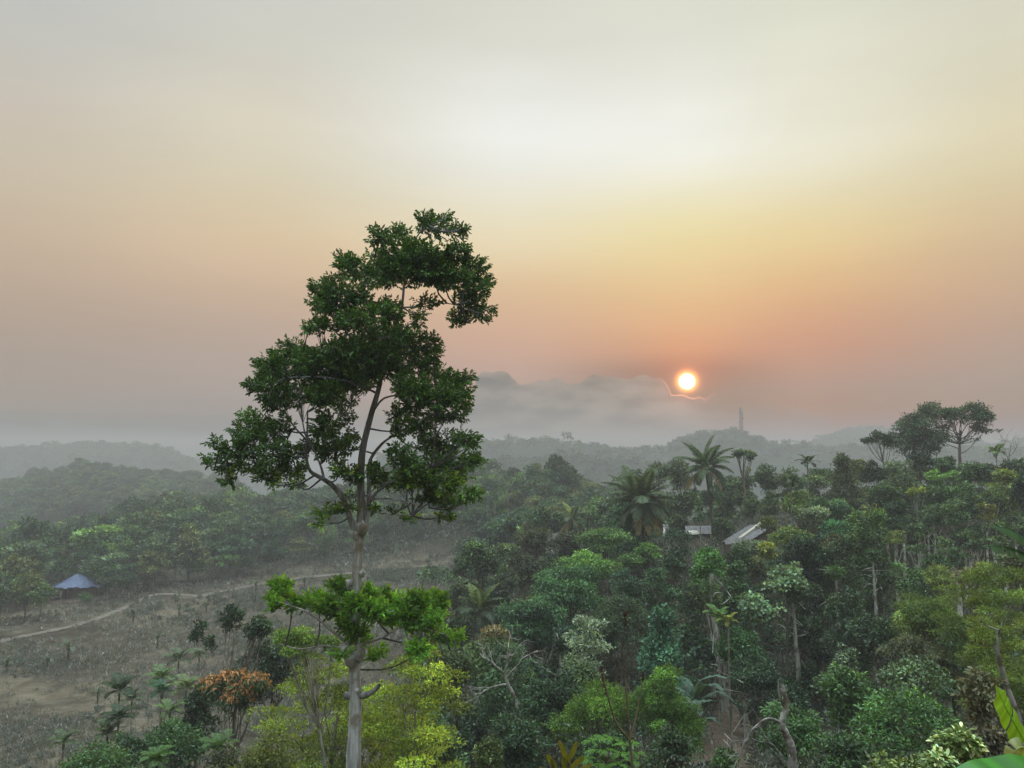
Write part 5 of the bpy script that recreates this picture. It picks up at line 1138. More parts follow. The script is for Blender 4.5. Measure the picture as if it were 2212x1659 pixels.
        cand.append((x, y, h, h*rng.uniform(.85, 1.1), int(rng.choice([1, 4, 7, 11, 5, 0, 3])), int(rng.choice([0, 1, 3, 4, 5], p=[.4, .25, .1, .1, .15]))))
    rows = [(60, 'low on near hillside'), (85, 'mid near hillside'), (200, 'high on near hillside')]
    marks = [(1120, 'by the field corner'), (1280, 'left of the silvery tree'), (1420, 'near the conical tree'), (1560, 'near the tall pale trunk'), (1700, 'below the metal roof'), (1850, 'right of very dark tree'), (2000, 'among plantation trunks'), (3000, 'near the right border')]
    forest('near', cand, 'small trees filling the near hillside', 40, 'dense small-tree cover filling the near hillside', rng, rows, marks, 1)
forests()

# ------------------------------------------------------------------ ground cover
def cover(name, label, n, tr, lr, ok, rng, hr, leaf, colr, per=10, mat=M_LEAF, spread=.8, up=.6, ratio=.4):
    t = rng.uniform(tr[0], tr[1], n); Y = np.exp(rng.uniform(math.log(lr[0]), math.log(lr[1]), n)); x = t*Y
    m = ok(t, Y, rng)
    if Y.max() > 100:
        for pl in (PATH_A, PATH_B): 
            for k_ in range(len(pl)-1):
                a, d = pl[k_], pl[k_+1]-pl[k_]; w = np.clip(((x-a[0])*d[0]+(Y-a[1])*d[1])/(d@d), 0, 1); m &= np.hypot(x-a[0]-w*d[0], Y-a[1]-w*d[1]) > 1.0+rng.random(len(x))*.8
    x, Y = x[m], Y[m]; n = len(x); z = gz(x, Y)
    h = rng.uniform(hr[0], hr[1], n)*np.exp(rng.normal(0, .3, n)); C = np.stack([x, Y, z], 1)
    k = np.repeat(np.arange(n), per); N = len(k); d = unit(rng.standard_normal((N, 3))); d[:, 2] = np.abs(d[:, 2])
    P = C[k]+d*np.stack([h[k]*spread, h[k]*spread, h[k]], 1)*rng.uniform(.25, 1, (N, 1))
    D = d+rng.normal(0, .5, (N, 3)); D[:, 2] += up; sz = leaf*(Y[k]/60.)**.75*rng.uniform(.7, 1.3, N)
    ci = rng.integers(0, len(colr), n); base = np.array(colr)[ci][k]*(np.exp(rng.normal(0, .25, n))*(1+.42*np.sin(x/13+1.7*np.sin(Y/21))*np.sin(Y/15+x/29)))[k][:, None]
    mb = MB(); put_leaves(mb, P, D, d+rng.normal(0, .6, (N, 3))+np.array([0, 0, .5]), sz, sz*ratio, leaf_tint(N, rng, .25, .08, base))
    return tag(mb.obj(name, mat, None, (1, 1, 1)), label, kind='stuff')
PATH_A = [ground_at(u, v)[:2] for u, v in ((-60, 1398), (0, 1387), (60, 1374), (120, 1362), (170, 1350), (214, 1336), (262, 1318))]
PATH_B = [ground_at(u, v)[:2] for u, v in ((325, 1284), (380, 1285), (430, 1289), (471, 1280), (530, 1269), (584, 1259), (640, 1251), (706, 1244), (790, 1236), (860, 1231), (935, 1222))]
def covers():
    rng = np.random.default_rng(77)
    fld = lambda t, Y: (t < -.03) & (Y > 78) & (Y < np.interp(t, [tt(0), tt(105), tt(215), tt(400), tt(765), tt(1000)], [178, 182, 212, 214, 246, 262]))
    def nz(t, Y, s=1.0): x = t*Y; return .5+.25*np.sin(x/7.3*s+2*np.sin(Y/9*s))+.25*np.sin(Y/5.1*s+1.7*np.sin(x/11*s))
    cover('field_scrub', 'dry grey-brown weeds and stubble on the cleared field', 21000, (-.9, .0), (78, 265), lambda t, Y, r: fld(t, Y) & (r.random(len(t)) < nz(t, Y)*1.25), rng, (.25, .8), .34, [(.085, .072, .08), (.11, .096, .105), (.07, .06, .065), (.065, .064, .06), (.14, .125, .135)], 9, up=.9, ratio=.22)
    cover('field_bushes', 'dull green low bushes dotted over the cleared field', 4200, (-.9, .0), (78, 265), lambda t, Y, r: fld(t, Y) & (nz(t, Y, .7)+.3*nz(t, Y, 2.3) > .72), rng, (.35, 1.0), .30, [(.035, .042, .032), (.05, .05, .042), (.065, .075, .05), (.03, .032, .026)], 26)
    cover('undergrowth', 'dark leafy undergrowth covering the near hillside', 17000, (-.06, .95), (7, 150), lambda t, Y, r: ~((t > tt(1525)) & (t < tt(1625)) & (Y < 62) & (Y > 40)) & ~((t > tt(1560)) & (t < tt(1700)) & (Y > 100)), rng, (.3, 1.15), .22, [(.03, .05, .024), (.045, .07, .03), (.06, .085, .035), (.07, .075, .035), (.035, .055, .034)], 16)
    cover('undergrowth', 'green undergrowth on the slope at the bottom left', 4500, (-.8, -.03), (18, 82), lambda t, Y, r: r.random(len(t)) < 1.0, rng, (.5, 1.6), .2, [(.03, .05, .024), (.045, .07, .03), (.055, .07, .035), (.04, .06, .03)], 16)
    cover('hilltop_scrub', 'olive and straw scrub on the clearing above the roofs', 2600, (tt(1480), tt(1730)), (98, 165), lambda t, Y, r: Y > 98, rng, (.3, 1.0), .26, [(.06, .062, .045), (.09, .078, .07), (.045, .055, .035), (.11, .09, .085)], 12)
    cover('forest_floor_brush', 'dim brush at the foot of the hazy forest', 5000, (-.75, .0), (165, 300), lambda t, Y, r: ~fld(t, Y), rng, (.5, 2.0), .3, [(.04, .05, .03), (.055, .065, .04), (.07, .06, .045)], 12)
    cover('slope_weeds', 'straw-brown weeds on the bare dirt bank', 900, (tt(1500), tt(1640)), (36, 62), lambda t, Y, r: r.random(len(t)) < .5, rng, (.15, .5), .16, [(.08, .065, .05), (.06, .045, .035), (.045, .055, .03)], 9)
covers()

# ------------------------------------------------------------------ dirt path
def path(pts, w, label, mat):
    P = np.array([ground_at(u, v) for u, v in pts]); Q = curve(P, 220); rng = np.random.default_rng(4)
    T = unit(np.gradient(Q, axis=0)); S = np.cross(T, [0, 0, 1]); S = unit(S); ww = w*np.exp(rng.normal(0, .22, len(Q)))
    V = []
    for k in (-1, -.4, .4, 1):
        p = Q+S*(k*ww)[:, None]; p[:, 2] = gz(p[:, 0], p[:, 1])+(.30 if abs(k) < 1 else .12); V.append(p)
    V = np.array(V); n = len(Q); i = np.arange(3)[:, None]*n+np.arange(n-1)[None, :]; q = np.stack([i, i+1, i+n+1, i+n], -1).reshape(-1, 4)
    mb = MB(); mb.add(V.reshape(-1, 3), q); tag(mb.obj('path', mat, None, (1, 1, 1), smooth=True), label, kind='structure')
M_PATH = bark_material('path_dirt', (.12, .105, .085), (.21, .185, .15), .8, 1, .3)
M_EARTH = bark_material('bare_earth', (.07, .048, .034), (.12, .088, .06), .7, 1, .4)
path([(-60, 1398), (0, 1387), (60, 1374), (120, 1362), (170, 1350), (214, 1336), (262, 1317), (300, 1298), (335, 1286), (380, 1285), (430, 1289), (471, 1280), (530, 1269), (584, 1259), (640, 1251), (706, 1244), (790, 1236), (860, 1231), (935, 1222)], .85, 'thin dirt path crossing the far side of the cleared field', M_PATH)
path([(112, 1300), (150, 1300), (190, 1296), (240, 1290)], 2.4, 'bare pinkish yard in front of the blue-roofed hut', M_EARTH)
path([(1545, 1660), (1560, 1620), (1575, 1585), (1590, 1555), (1600, 1535)], 1.3, 'bare red-brown dirt bank below the tall pale trunks', M_EARTH)
path([(1450, 1395), (1500, 1398), (1540, 1405)], 1.6, 'reddish earth cut in the hollow behind the conical tree', M_EARTH)

# ------------------------------------------------------------------ crop rows right of the tall trunk
def crops():
    rng = np.random.default_rng(8); mb = MB(); V = []
    for r in range(7):
        v = 1233+r*3.4; a, b = ground_at(790+r*3, v+2), ground_at(930-r*7, v-3); n = 60
        s = np.linspace(0, 1, n)[:, None]+rng.normal(0, .004, (n, 1)); p = a+(b-a)*s; p[:, 2] = gz(p[:, 0], p[:, 1]); V.append(p)
    C = np.concatenate(V); k = np.repeat(np.arange(len(C)), 14); d = unit(rng.standard_normal((len(k), 3))); d[:, 2] = abs(d[:, 2])
    put_leaves(mb, C[k]+d*[.55, .55, .4], d+[0, 0, .5], d+[0, 0, 1], .5, .25, leaf_tint(len(k), rng, .2, .06, np.array([.045, .085, .04])))
    tag(mb.obj('crop_rows', M_LEAF, None, (1, 1, 1)), 'low green crop rows beside the path right of the tall trunk', kind='stuff')
crops()

# ------------------------------------------------------------------ banana plants
BP = [(287, 1345, 3.6, 'young banana plant in the upper middle of the cleared field'), (339, 1402, 3.6, 'banana plant with bright leaves in the middle of the cleared field'), (146, 1432, 4.6, 'banana plant with two drooping leaves in the left field'),
      (101, 1450, 3.4, 'small banana plant left of the drooping one in the field'), (445, 1325, 3.2, 'banana plant near the field top above the open-crowned tree'), (657, 1276, 4.2, 'banana plant under the path left of the tall trunk'),
      (552, 1284, 4.0, 'banana plant just below the path in the mid field'), (551, 1306, 3.4, 'lower banana plant of the pair below the path'), (462, 1306, 3.0, 'small banana plant left of the pair below the path'),
      (386, 1336, 3.2, 'banana plant between the path bend and the open-crowned tree'), (470, 1340, 3.0, 'bluish banana plant beside the open-crowned tree top'), (829, 1251, 3.0, 'dark banana plant standing before the crop rows'), (820, 1320, 3.4, 'banana plant seen beyond the leafy collar of the tall tree'),
      (14, 1452, 3.0, 'small banana plant at the left border of the field'), (210, 1520, 2.6, 'low banana plant in the lower left field'), (700, 1296, 3.2, 'banana plant left of the tall trunk behind the leafy collar')]
for i, (u, v, h, lb) in enumerate(BP):
    b = ground_at(u, v); banana_plant(lb, b, h, 6, (.085, .12, .055) if i != 11 else (.03, .05, .03), 'banana plants in the cleared field', i, leafL=h*.62, tear=.1)
def near_banana(lb, u, v, Y, h, n, seed, color, spread=1.0, **k):
    c = at(u, v, Y); g = float(gz(c[0], Y)); base = np.array([c[0], Y, min(g, c[2]-h*.6)]); banana_plant(lb, base, h, n, color, None, seed, spread=spread, **k)
near_banana('banana plant with big grey-blue leaves right of the conical tree', 1502, 1470, 50, 5.2, 8, 31, (.09, .16, .11), 1.2, leafL=2.6)
near_banana('lower banana plant with grey-blue leaves by the conical tree', 1496, 1515, 48, 3.6, 7, 32, (.09, .15, .10), 1.2, leafL=2.2)
near_banana('upright banana leaves standing in the green thicket at right', 2034, 1462, 30, 2.6, 4, 33, (.08, .17, .06), .35, leafL=1.5, tear=0)
near_banana('trio of upright banana leaves left of the bright banana leaf', 2086, 1548, 24, 2.2, 5, 34, (.09, .17, .06), .3, leafL=1.5, tear=0)
near_banana('low dark banana leaves under the upright trio', 2062, 1592, 22, 1.8, 4, 35, (.035, .07, .035), 1.4, leafL=1.0, tear=0)

def mid_banana():
    Y = 17; rng = np.random.default_rng(41); c = at(2255, 1210, Y); b = np.array([c[0], Y, float(gz(c[0], Y))])
    root = empty('banana_plant', b); tag(root, 'banana plant whose two long leaves reach in at the right border', 'banana plant')
    mb = MB(); tube(mb, curve([b, b+(c-b)*.5, c], 8)-b, np.linspace(.14, .07, 8), 9); mb.obj('stem', M_BARK, root, (.5, .55, .3), smooth=True)
    for pts in ([(2255, 1215), (2225, 1172), (2180, 1143), (2140, 1136)], [(2255, 1215), (2215, 1196), (2170, 1180), (2118, 1180)], [(2255, 1215), (2290, 1150), (2330, 1120), (2370, 1120)]):
        mb = MB(); blade(mb, [at(u, v, Y-.15*i)-b for i, (u, v) in enumerate(pts)], .38, rng, up=(0, -.55, 1), rib=.012, tear=.03, fold=-.35, wave=.02); mb.obj('leaf', M_BANANA, root, (.055, .13, .05))
mid_banana()
def front_banana():
    rng = np.random.default_rng(43); b = np.array([at(2300, 1850, 6)[0], 6.0, 0]); b[2] = float(gz(b[0], b[1]))
    root = empty('banana_plant', b); tag(root, 'nearest banana plant with bright leaves in the bottom right corner', 'banana plant')
    top = at(2290, 1800, 6); mb = MB(); tube(mb, curve([b, (b+top)/2, top], 8)-b, np.linspace(.16, .08, 8), 10); mb.obj('stem', M_BARK, root, (.6, .6, .3), smooth=True)
    # upright torn leaf, its far half folded away
    mb = MB(); blade(mb, [at(2262, 1700, 6)-b, at(2228, 1632, 6)-b, at(2196, 1572, 5.95)-b, at(2170, 1524, 5.9)-b, at(2152, 1482, 5.9)-b], .235, rng, up=(.5, -1, .45), rib=.008, nx=40, ny=4, tear=.02, fold=.1, wave=.02, tint=(1.15, 1, .7), tip=.1, shade=.16)
    tag(mb.obj('leaf', M_BANANA, root, (.17, .40, .035)), 'torn bright yellow-green leaf pointing up left')
    mb = MB(); blade(mb, [at(2250, 1640, 5.7)-b, at(2222, 1617, 5.65)-b, at(2200, 1616, 5.6)-b, at(2189, 1632, 5.6)-b, at(2192, 1652, 5.6)-b], .12, rng, up=(-.5, -1, .2), tear=.05, rib=.007, nx=24, fold=-.2, tint=(1.2, 1.1, 1.0)); tag(mb.obj('leaf', M_BANANA, root, (.20, .27, .10)), 'pale leaf curling over below the torn one')
    mb = MB(); blade(mb, [at(2228, 1640, 5.6)-b, at(2214, 1655, 5.6)-b, at(2202, 1680, 5.6)-b], .07, rng, up=(0, -1, .2), rib=.004, nx=12); tag(mb.obj('leaf', M_BANANA, root, (.62, .30, .03)), 'small withered orange leaf tip')
    mb = MB(); blade(mb, [at(2420, 1790, 3.4)-b, at(2310, 1716, 3.3)-b, at(2190, 1722, 3.2)-b, at(2080, 1790, 3.1)-b, at(2000, 1900, 3.05)-b], .36, rng, up=(.1, -.75, 1), rib=.010, nx=50, ny=6, fold=.12, wave=.02, tint=(1, 1, 1), shade=.2, tip=.2)
    tag(mb.obj('leaf', M_BANANA, root, (.055, .24, .02)), 'large glossy green leaf arching along the bottom edge')
front_banana()

# ------------------------------------------------------------------ small near plants at the bottom
def white_shrub():
    Y = 9.5; rng = np.random.default_rng(51); c = at(2064, 1650, Y); b = np.array([c[0], Y, float(gz(c[0], Y))]); k = Y/F
    root = empty('shrub', b); tag(root, 'shrub with shiny pale-lit leaves at the bottom right beside the big banana leaf', 'shrub')
    B = np.array([[*(at(u, v, Y+rng.uniform(-.2, .2))-b), r*k, r*k, r*k*.7] for u, v, r in ((2040, 1600, 24), (2075, 1592, 28), (2095, 1610, 24), (2030, 1640, 26), (2065, 1640, 34), (2100, 1650, 26), (2020, 1670, 28), (2060, 1690, 40), (2000, 1700, 30), (2105, 1700, 34))])
    mb = MB(); limbs(mb, (0, 0, 0), c[2]-b[2], B, .03, rng, kmax=10); mb.obj('stems', M_BARK, root, (.6, .5, .4))
    mb = MB(); n = 1500; kk = rng.integers(0, len(B), n); d = unit(rng.standard_normal((n, 3))); P = B[kk, :3]+d*B[kk, 3:]*rng.uniform(.4, 1, (n, 1))
    D = d+rng.normal(0, .5, (n, 3)); D[:, 2] *= .4; Nn = rng.normal(0, .3, (n, 3))+[0, -.2, 1]
    base = np.where(rng.random((n, 1)) < .25, np.array([[4.5, 4.0, 7.]]), np.ones((1, 3)))  # pale shine on some leaves is painted into their tint
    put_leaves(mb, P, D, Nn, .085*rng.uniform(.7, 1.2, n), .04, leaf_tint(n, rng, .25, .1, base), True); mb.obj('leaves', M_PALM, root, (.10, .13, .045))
white_shrub()
def paddle_shrub():
    Y = 13; rng = np.random.default_rng(52); c = at(1228, 1665, Y); b = np.array([c[0], Y, float(gz(c[0], Y))])
    root = empty('shrub', b); tag(root, 'shrub with upright olive paddle leaves at the bottom centre edge', 'shrub')
    mb = MB(); tube(mb, curve([(0, 0, 0), (c-b)*.6+[.03, 0, 0], c-b], 8), np.linspace(.03, .015, 8), 6)
    tips = [((1225, 1648), (1206, 1597)), ((1225, 1648), (1247, 1600)), ((1197, 1660), (1180, 1628)), ((1232, 1660), (1262, 1632)), ((1200, 1668), (1190, 1640)), ((1222, 1665), (1214, 1634)), ((1285, 1680), (1320, 1658)), ((1180, 1682), (1165, 1655)), ((1236, 1672), (1280, 1650))]
    for s, e in tips: tube(mb, curve([c-b, at(*s, Y)-b], 3), [.012, .01, .008], 4)
    mb.obj('stems', M_BARK, root, (.6, .6, .4))
    mb = MB()
    for s, e in tips:
        a, z = at(*s, Y)-b, at(e[0], e[1], Y-.1)-b; blade(mb, [a, (a+z)/2+[.01, -.02, .01], z], .085, rng, up=(rng.normal(0, .3), -1, .4), rib=.003, nx=10, ny=2, fold=.2)
    mb.obj('leaves', M_BANANA, root, (.13, .15, .02))
paddle_shrub()
def sapling():
    Y = 14; rng = np.random.default_rng(53); b = np.array([at(1368, 1740, Y)[0], Y, 0.]); b[2] = float(gz(b[0], Y))
    root = empty('sapling', b); tag(root, 'thin bare sapling with dark seed-pod spikes at the bottom centre', 'sapling')
    mb = MB(); P = curve([b, at(1366, 1660, Y), at(1360, 1590, Y), at(1352, 1490, Y), at(1346, 1400, Y)], 20); tube(mb, P-b, np.linspace(.03, .007, 20), 7)
    tube(mb, curve([at(1361, 1600, Y), at(1330, 1560, Y-.2), at(1312, 1500, Y-.3), at(1302, 1450, Y-.3)], 12)-b, np.linspace(.022, .008, 12), 5)
    tube(mb, curve([at(1361, 1595, Y), at(1376, 1540, Y+.2), at(1388, 1470, Y+.3)], 12)-b, np.linspace(.018, .006, 12), 5)
    for i in range(14): a = P[rng.integers(8, 16)]; tube(mb, curve([a, a+rng.normal(0, .12, 3)+[0, 0, .25]], 3)-b, [.006, .005, .003], 4)
    mb.obj('trunk', M_BARK, root, (.8, .72, .5), smooth=True)
    for pts, r in (([(1352, 1350), (1350, 1330), (1356, 1320)], .03), ([(1346, 1400), (1348, 1365), (1350, 1345)], .014), ([(1300, 1440), (1303, 1470), (1310, 1500)], .035), ([(1388, 1470), (1390, 1455)], .025)):
        mb = MB(); Q = curve([at(u, v, Y) for u, v in pts], 12)
        for q_ in Q: 
            for _ in range(5): ball(mb, q_-b+rng.normal(0, r*.35, 3), (r*.3, r*.25, r*.4), 2)
        mb.obj('seed_spike', M_WOOD, root, (.35, .16, .14))
sapling()
def light_fern():
    Y = 15; rng = np.random.default_rng(54); c = at(1310, 1650, Y); b = np.array([c[0], Y, float(gz(c[0], Y))])
    root = empty('shrub', b); tag(root, 'light green shrub with drooping feathery sprays at the bottom centre', 'shrub')
    mb = MB(); tube(mb, curve([(0, 0, 0), c-b], 5), np.linspace(.04, .02, 5), 6); m2 = MB()
    for (u, v) in ((1278, 1600), (1300, 1592), (1325, 1598), (1345, 1610), (1362, 1605), (1285, 1625), (1312, 1622), (1340, 1630), (1270, 1640), (1300, 1650), (1335, 1652), (1362, 1645), (1290, 1672), (1325, 1675), (1260, 1665), (1375, 1628)):
        a = at(u, v, Y+rng.uniform(-.3, .3))-b; tube(mb, curve([c-b, (c-b+a)/2+[0, 0, .05], a], 4), [.012, .009, .006, .004], 4)
        for i in range(9): frond(m2, a, rng.uniform(0, 6.28), .22, .3, 1.1, rng, .06, width=.003, nl=12, hang=.5)
    mb.obj('stems', M_BARK, root, (.6, .7, .4)); m2.obj('leaves', M_FINE, root, (.10, .20, .045))
light_fern()

# ------------------------------------------------------------------ buildings
def corr_roof(mb, a, b, c, d, waves=18, amp=.03, n=60):
    """corrugated sheet between the ridge a-b and the eave d-c"""
    a, b, c, d = [np.asarray(p, float) for p in (a, b, c, d)]; s = np.linspace(0, 1, n)[:, None]
    nrm = unit(np.cross(b-a, d-a)); nrm = nrm*np.sign(nrm[2]+1e-9); w = amp*np.sin(s*waves*6.283)
    top, bot = a+(b-a)*s+nrm*w, d+(c-d)*s+nrm*w; th = nrm*.05
    for (p, q_) in ((top, bot), (top-th, bot-th)):
        V = np.concatenate([p, q_]); i = np.arange(n-1); mb.add(V, np.stack([i, i+1, i+n+1, i+n], 1))
def hut():
    Y = 196; b = ground_at(168, 1291); Y = b[1]; b = b+np.array([0, 0, .7]); root = empty('hut', b); tag(root, 'small mud-walled hut with blue tarpaulin roof at the forest edge', 'hut')
    R, _ = rotz(.12); W = lambda p: np.asarray(p, float)@R.T
    mb = MB(); box(mb, (-2.9, -1.6, -1.6), (3.6, 2.6, 2.3), (R, np.zeros(3))); mb.obj('wall', M_MUD, root)
    mb = MB(); box(mb, (-2.3, -1.66, -.1), (-1.5, -1.55, 1.9), (R, np.zeros(3))); mb.obj('door', M_WOOD, root, (.25, .25, .25))
    for x, y in ((-5.0, -2.9), (-3.6, -3.0), (-1.2, -3.0), (2.0, -3.0), (5.0, -2.9), (-5.0, 1.5)): p = W((x, y, 0)); mb = MB(); tube(mb, [p-[0, 0, 1.6], p+[0, 0, 2.3]], [.08, .07], 6); mb.obj('post', M_WOOD, root)
    apex1, apex2 = (-.6, .2, 4.9), (.9, .4, 4.6); mb = MB()
    e = [(-5.4, -3.2, 2.1), (-1.0, -3.4, 2.0), (5.6, -3.2, 2.2), (5.6, 3.2, 2.3), (-5.4, 3.2, 2.3)]
    def sheet(p, q_, r, s, n=30):
        p, q_, r, s = [W(x) for x in (p, q_, r, s)]; g = np.linspace(0, 1, n); A, Bq = np.meshgrid(g, g, indexing='ij'); rng = np.random.default_rng(3)
        V = (p*(1-A[..., None])+q_*A[..., None])*(1-Bq[..., None])+(s*(1-A[..., None])+r*A[..., None])*Bq[..., None]
        V[..., 2] += -.35*np.sin(Bq*math.pi)*.6+.16*np.sin(A*17+Bq*5)*Bq+.08*np.sin(A*41+3)*Bq
        i = np.arange(n-1)[:, None]*n+np.arange(n-1)[None, :]; q4 = np.stack([i, i+1, i+n+1, i+n], -1).reshape(-1, 4); mb.add(V.reshape(-1, 3), q4); mb.add(V.reshape(-1, 3)-[0, 0, .06], q4)
    sheet(apex1, apex2, e[2], e[0]); sheet(apex2, apex1, e[4], e[3]); sheet(apex1, (-.6, .21, 4.9), e[0], e[4]); sheet((.9, .41, 4.6), apex2, e[3], e[2])
    mb.obj('roof', M_TARP, root, (1, 1, 1), smooth=True)
    mb = MB(); p = W((-4.6, -3.5, 2.0)); box(mb, (p[0]-1.0, p[1]-.1, 1.3), (p[0]+.2, p[1], 2.5)); mb.obj('hanging_sheet', M_METAL, root, (1.1, 1.15, 1.1))
    for i, (u, v, s) in enumerate(((200*.0868+82+90, 1293, .5), (147, 1294, .55), (122, 1294, .45))):
        g = ground_at(u, v); m_ = MB(); box(m_, (g[0]-s, g[1]-s, g[2]-.1), (g[0]+s, g[1]+s, g[2]+s*1.1)); tag(m_.obj('crate', M_EARTH, None, (1.6, 1.5, 1.3)), ('pale block on the yard right of the hut door', 'taller pale block before the hut wall', 'pale sack at the left end of the hut yard')[i], 'block')
M_MUD = bark_material('mud_wall', (.17, .12, .09), (.27, .21, .16), 1.2, 1, .3)
def shed():
    b = gpt(1520, 118); b = np.array([at(1520, 1160, 118)[0], 118, float(gz(at(1520, 1160, 118)[0], 118))])
    zt = at(1520, 1152, 118)[2]; dz = zt-b[2]
    k = 118/F; root = empty('shed', b); tag(root, 'white open-fronted shed with metal roof among the palms', 'shed')
    R = rotz(-.1); wl, wr = (1487-1520)*k, (1527-1484+0)*k*.48; wl = -2.2; wr = 1.9; h = max(2.2, dz)
    f0 = at(1520, 1178, 118)[2]-b[2]; h = at(1520, 1152, 118)[2]-b[2]
    mb = MB(); box(mb, (wl, 0, f0-1), (wr, .15, f0+.75), R); box(mb, (wl, 3, f0-1), (wr, 3.15, h), R); box(mb, (wl, .15, f0-1), (wl+.15, 3, h), R); box(mb, (wr-.15, .15, f0-1), (wr, 3, f0+.75), R); mb.obj('wall', M_WALL, root, (.55, .56, .58))
    for x in (wl+.08, -.25, wr-.08): mb = MB(); box(mb, (x-.09, -.12, f0-1), (x+.09, -.003, h), R); mb.obj('post', M_WALL, root, (.75, .75, .75))
    mb = MB(); r = lambda p: R[0]@np.array(p)
    corr_roof(mb, r((wl-.3, 1.5, h+.95)), r((wr+.2, 1.5, h+.95)), r((wr+.3, -.7, h-.02)), r((wl-.3, -.7, h-.02)), 12, .02); corr_roof(mb, r((wl-.3, 1.5, h+.95)), r((wr+.2, 1.5, h+.95)), r((wr+.3, 3.6, h)), r((wl-.3, 3.6, h)), 12, .02)
    mb.obj('roof', M_METAL, root, (1.0, 1.0, 1.02))
    mb = MB(); box(mb, (wl-1.0, -.9, h+.35), (wl+1.0, .4, h+.42), (rotz(.3)[0]@np.array([[1, 0, 0], [0, .94, -.34], [0, .34, .94]]), np.zeros(3))); tag(mb.obj('roof_sheet', M_WALL, root, (.9, .9, .85)), 'white sheet on the roof end')
    b2 = np.array([at(1463, 1150, 124)[0], 124, 0.]); b2[2] = float(gz(b2[0], 124)); rt = empty('shed', b2); tag(rt, 'far white shed wall glimpsed left of the metal-roofed shed', 'shed')
    zz = at(1463, 1150, 124)[2]-b2[2]; mb = MB(); box(mb, (-1.7, 0, min(zz-1.2, -.2)), (1.7, 2.4, zz+.5)); mb.obj('wall', M_WALL, rt, (1.3, 1.3, 1.25)); mb = MB(); corr_roof(mb, (-2.0, 1.2, zz+1.1), (2.0, 1.2, zz+1.1), (2.0, -.4, zz+.55), (-2, -.4, zz+.55), 10, .02); mb.obj('roof', M_METAL, rt, (1, 1, 1))
shed()
def long_roof():
    Y = 104; a, b_ = at(1600, 1160, Y-3), at(1640, 1131, Y+7); g = float(gz((a[0]+b_[0])/2, Y)); o = np.array([(a[0]+b_[0])/2, Y, g-.2])
    root = empty('house', o); tag(root, 'low house with long grey metal roof climbing diagonally, pale ridge cap', 'house')
    e = at(1590, 1177, Y-5)
    r0, r1 = at(1596, 1166, Y-3), at(1646, 1130, Y+6)                      # ridge
    f1, f0 = at(1664, 1140, Y+3), at(1614, 1172, Y-6); k1, k0 = r1+[-1.2, 2.4, -.55], r0+[-1.6, 2.2, -.5]
    mb = MB(); corr_roof(mb, r0-o, r1-o, f1-o, f0-o, 26, .03, 120); corr_roof(mb, r0-o, r1-o, k1-o, k0-o, 26, .03, 120); mb.obj('roof', M_METAL, root, (.95, .96, 1.0))
    mb = MB(); tube(mb, np.array([r0, (r0+r1)/2, r1])-o+[0, -.05, .1], [.2, .2, .2], 6); tag(mb.obj('ridge_cap', M_WALL, root, (.85, .8, .68)), 'pale ridge capping')
    mb = MB(); l0, l1 = at(1566, 1168, Y-6), at(1566, 1176, Y-9); s0, s1 = at(1603, 1160, Y-3), at(1612, 1172, Y-7); corr_roof(mb, l0-o, s0-o, s1-o, l1-o, 14, .05, 70); tag(mb.obj('lean_to_roof', M_METAL, root, (.9, .92, .9)), 'lower weathered roof sheet at the left end')
    mb = MB(); q = [np.array(x) for x in (k0, k1, f1, f0)]
    for i in range(4):
        p0, p1 = q[i]*.93+np.mean(q, 0)*.07-o, q[(i+1) % 4]*.93+np.mean(q, 0)*.07-o; lo0, lo1 = p0.copy(), p1.copy(); lo0[2] = lo1[2] = -1.0; p0[2] -= .15; p1[2] -= .15
        mb.add([lo0, lo1, p1, p0], [[0, 1, 2, 3]]); mb.add([lo0*.985, lo1*.985, p1*.985, p0*.985], [[0, 1, 2, 3]])
    mb.obj('wall', M_MUD, root, (.6, .6, .6))
long_roof()
hut()
def half_hidden(label, u0, v0, u1, v1, Y, color):
    a, b_ = at(u0, v0, Y), at(u1, v1, Y); o = np.array([(a[0]+b_[0])/2, Y, float(gz((a[0]+b_[0])/2, Y))]); root = empty('house', o); tag(root, label, 'house')
    w = (b_[0]-a[0])/2; z0 = a[2]-o[2]; z1 = b_[2]-o[2]; m = max(z0, z1)
    mb = MB(); corr_roof(mb, (-w, 1.6, z0+.2), (w, 1.6, z1+.2), (w+.1, -1.2, z1-.7), (-w-.1, -1.2, z0-.7), 12, .03); corr_roof(mb, (-w, 1.6, z0+.2), (w, 1.6, z1+.2), (w+.1, 4, z1-.7), (-w-.1, 4, z0-.7), 12, .03); mb.obj('roof', M_METAL, root, color)
    mb = MB(); lo = min(0, min(z0, z1)-2); box(mb, (-w*.9, -.9, lo), (w*.9, 3.7, min(z0, z1)-.75)); mb.obj('wall', M_WALL, root, (.6, .6, .58))
half_hidden('house roof with white eaves half hidden by the purple-brown tree', 1180, 1166, 1208, 1156, 112, (.8, .8, .75))
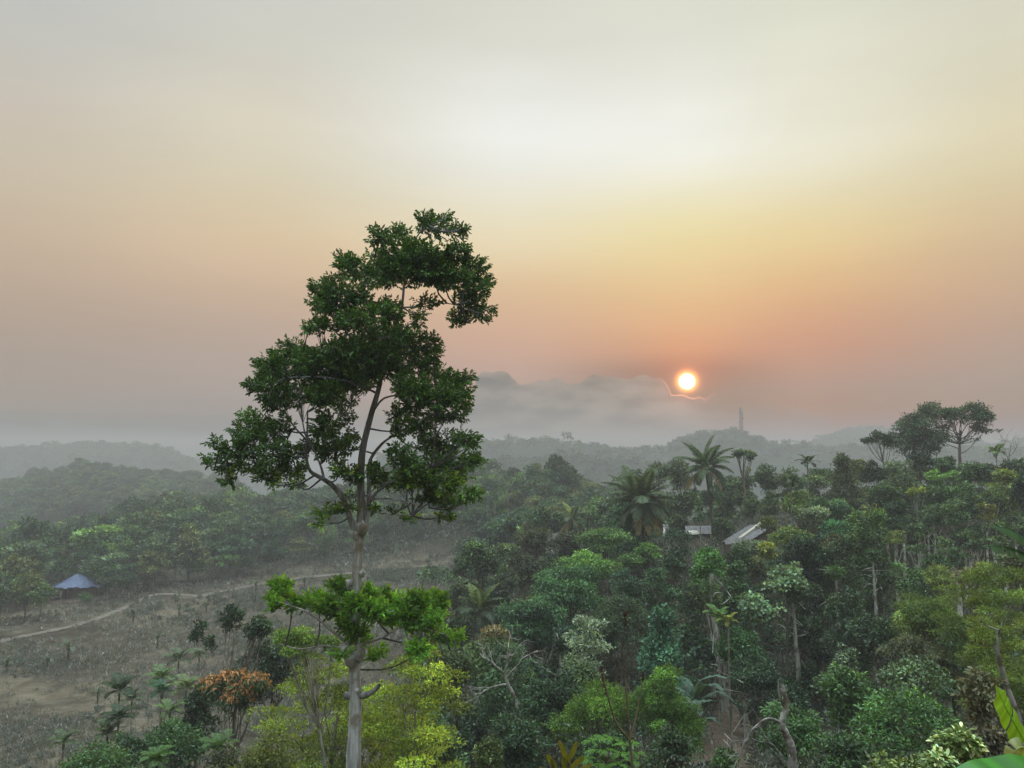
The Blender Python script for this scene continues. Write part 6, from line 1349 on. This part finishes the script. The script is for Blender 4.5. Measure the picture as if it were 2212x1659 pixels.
#half_hidden('pale roof line glimpsed below the small coconut palm', 1228, 1136, 1300, 1140, 116, (.6, .6, .6))
def post_thing():
    Y = 100; p = at(1619, 1170, Y)
    # bent pipe by the dirt bank
    Y = 36; pts = [(1580, 1648), (1580, 1605), (1584, 1602), (1620, 1599)]; b = at(*pts[0], Y); b[2] = min(b[2], float(gz(b[0], Y)))
    root = empty('pipe_frame', b); tag(root, 'thin bent metal pipe frame on the dirt bank beside the snag', 'pipe frame')
    mb = MB(); tube(mb, np.array([b]+[at(u, v, Y) for u, v in pts[1:]])-b, [.035]*4, 6); mb.obj('pipe', M_METAL, root, (.7, .75, .7)); mb = MB(); tube(mb, curve([at(1590, 1604, Y), at(1589, 1622, Y), at(1592, 1636, Y)], 6)-b, [.02, .03, .03, .03, .04, .02], 5); mb.obj('hanging_rag', M_WALL, root, (.9, .9, .9))
    for i, (u, v) in enumerate(((1571, 1590), (1569, 1604), (1566, 1620))):
        q = at(u, v, 36); g = float(gz(q[0], 36)); o = empty('stick', (q[0], 36, g)); tag(o, ('upper', 'middle', 'lowest')[i]+' of three short white sticks on the dirt bank', 'stick', 'white sticks on the dirt bank')
        mb = MB(); h = q[2]-g; s = .26; tube(mb, [(-.02, 0, h-1.1*.5-.4), (0, 0, h-.1), ], [.012, .012], 4); tube(mb, [(-.14, 0, h+.12), (.02, 0, h-.06), (.16, 0, h-.2)], [.02, .035, .015], 5); mb.obj('stake', M_WALL, o, (.9, .9, .9))
post_thing()

# ------------------------------------------------------------------ haze
def haze():
    mb = MB(); box(mb, (-3200, -70, -63.5), (3200, 3300, HZ_TOP))
    m, nt, out = mat_base('haze_air'); N = nt.nodes
    p = N.new('ShaderNodeVolumePrincipled'); p.inputs['Density'].default_value = HZ_D; p.inputs['Color'].default_value = (.68, .715, .75, 1); p.inputs['Anisotropy'].default_value = 0.0
    nt.links.new(p.outputs[0], out.inputs['Volume'])
    o = mb.obj('haze', m); tag(o, 'thin pale evening haze filling the valley', kind='stuff')
haze()
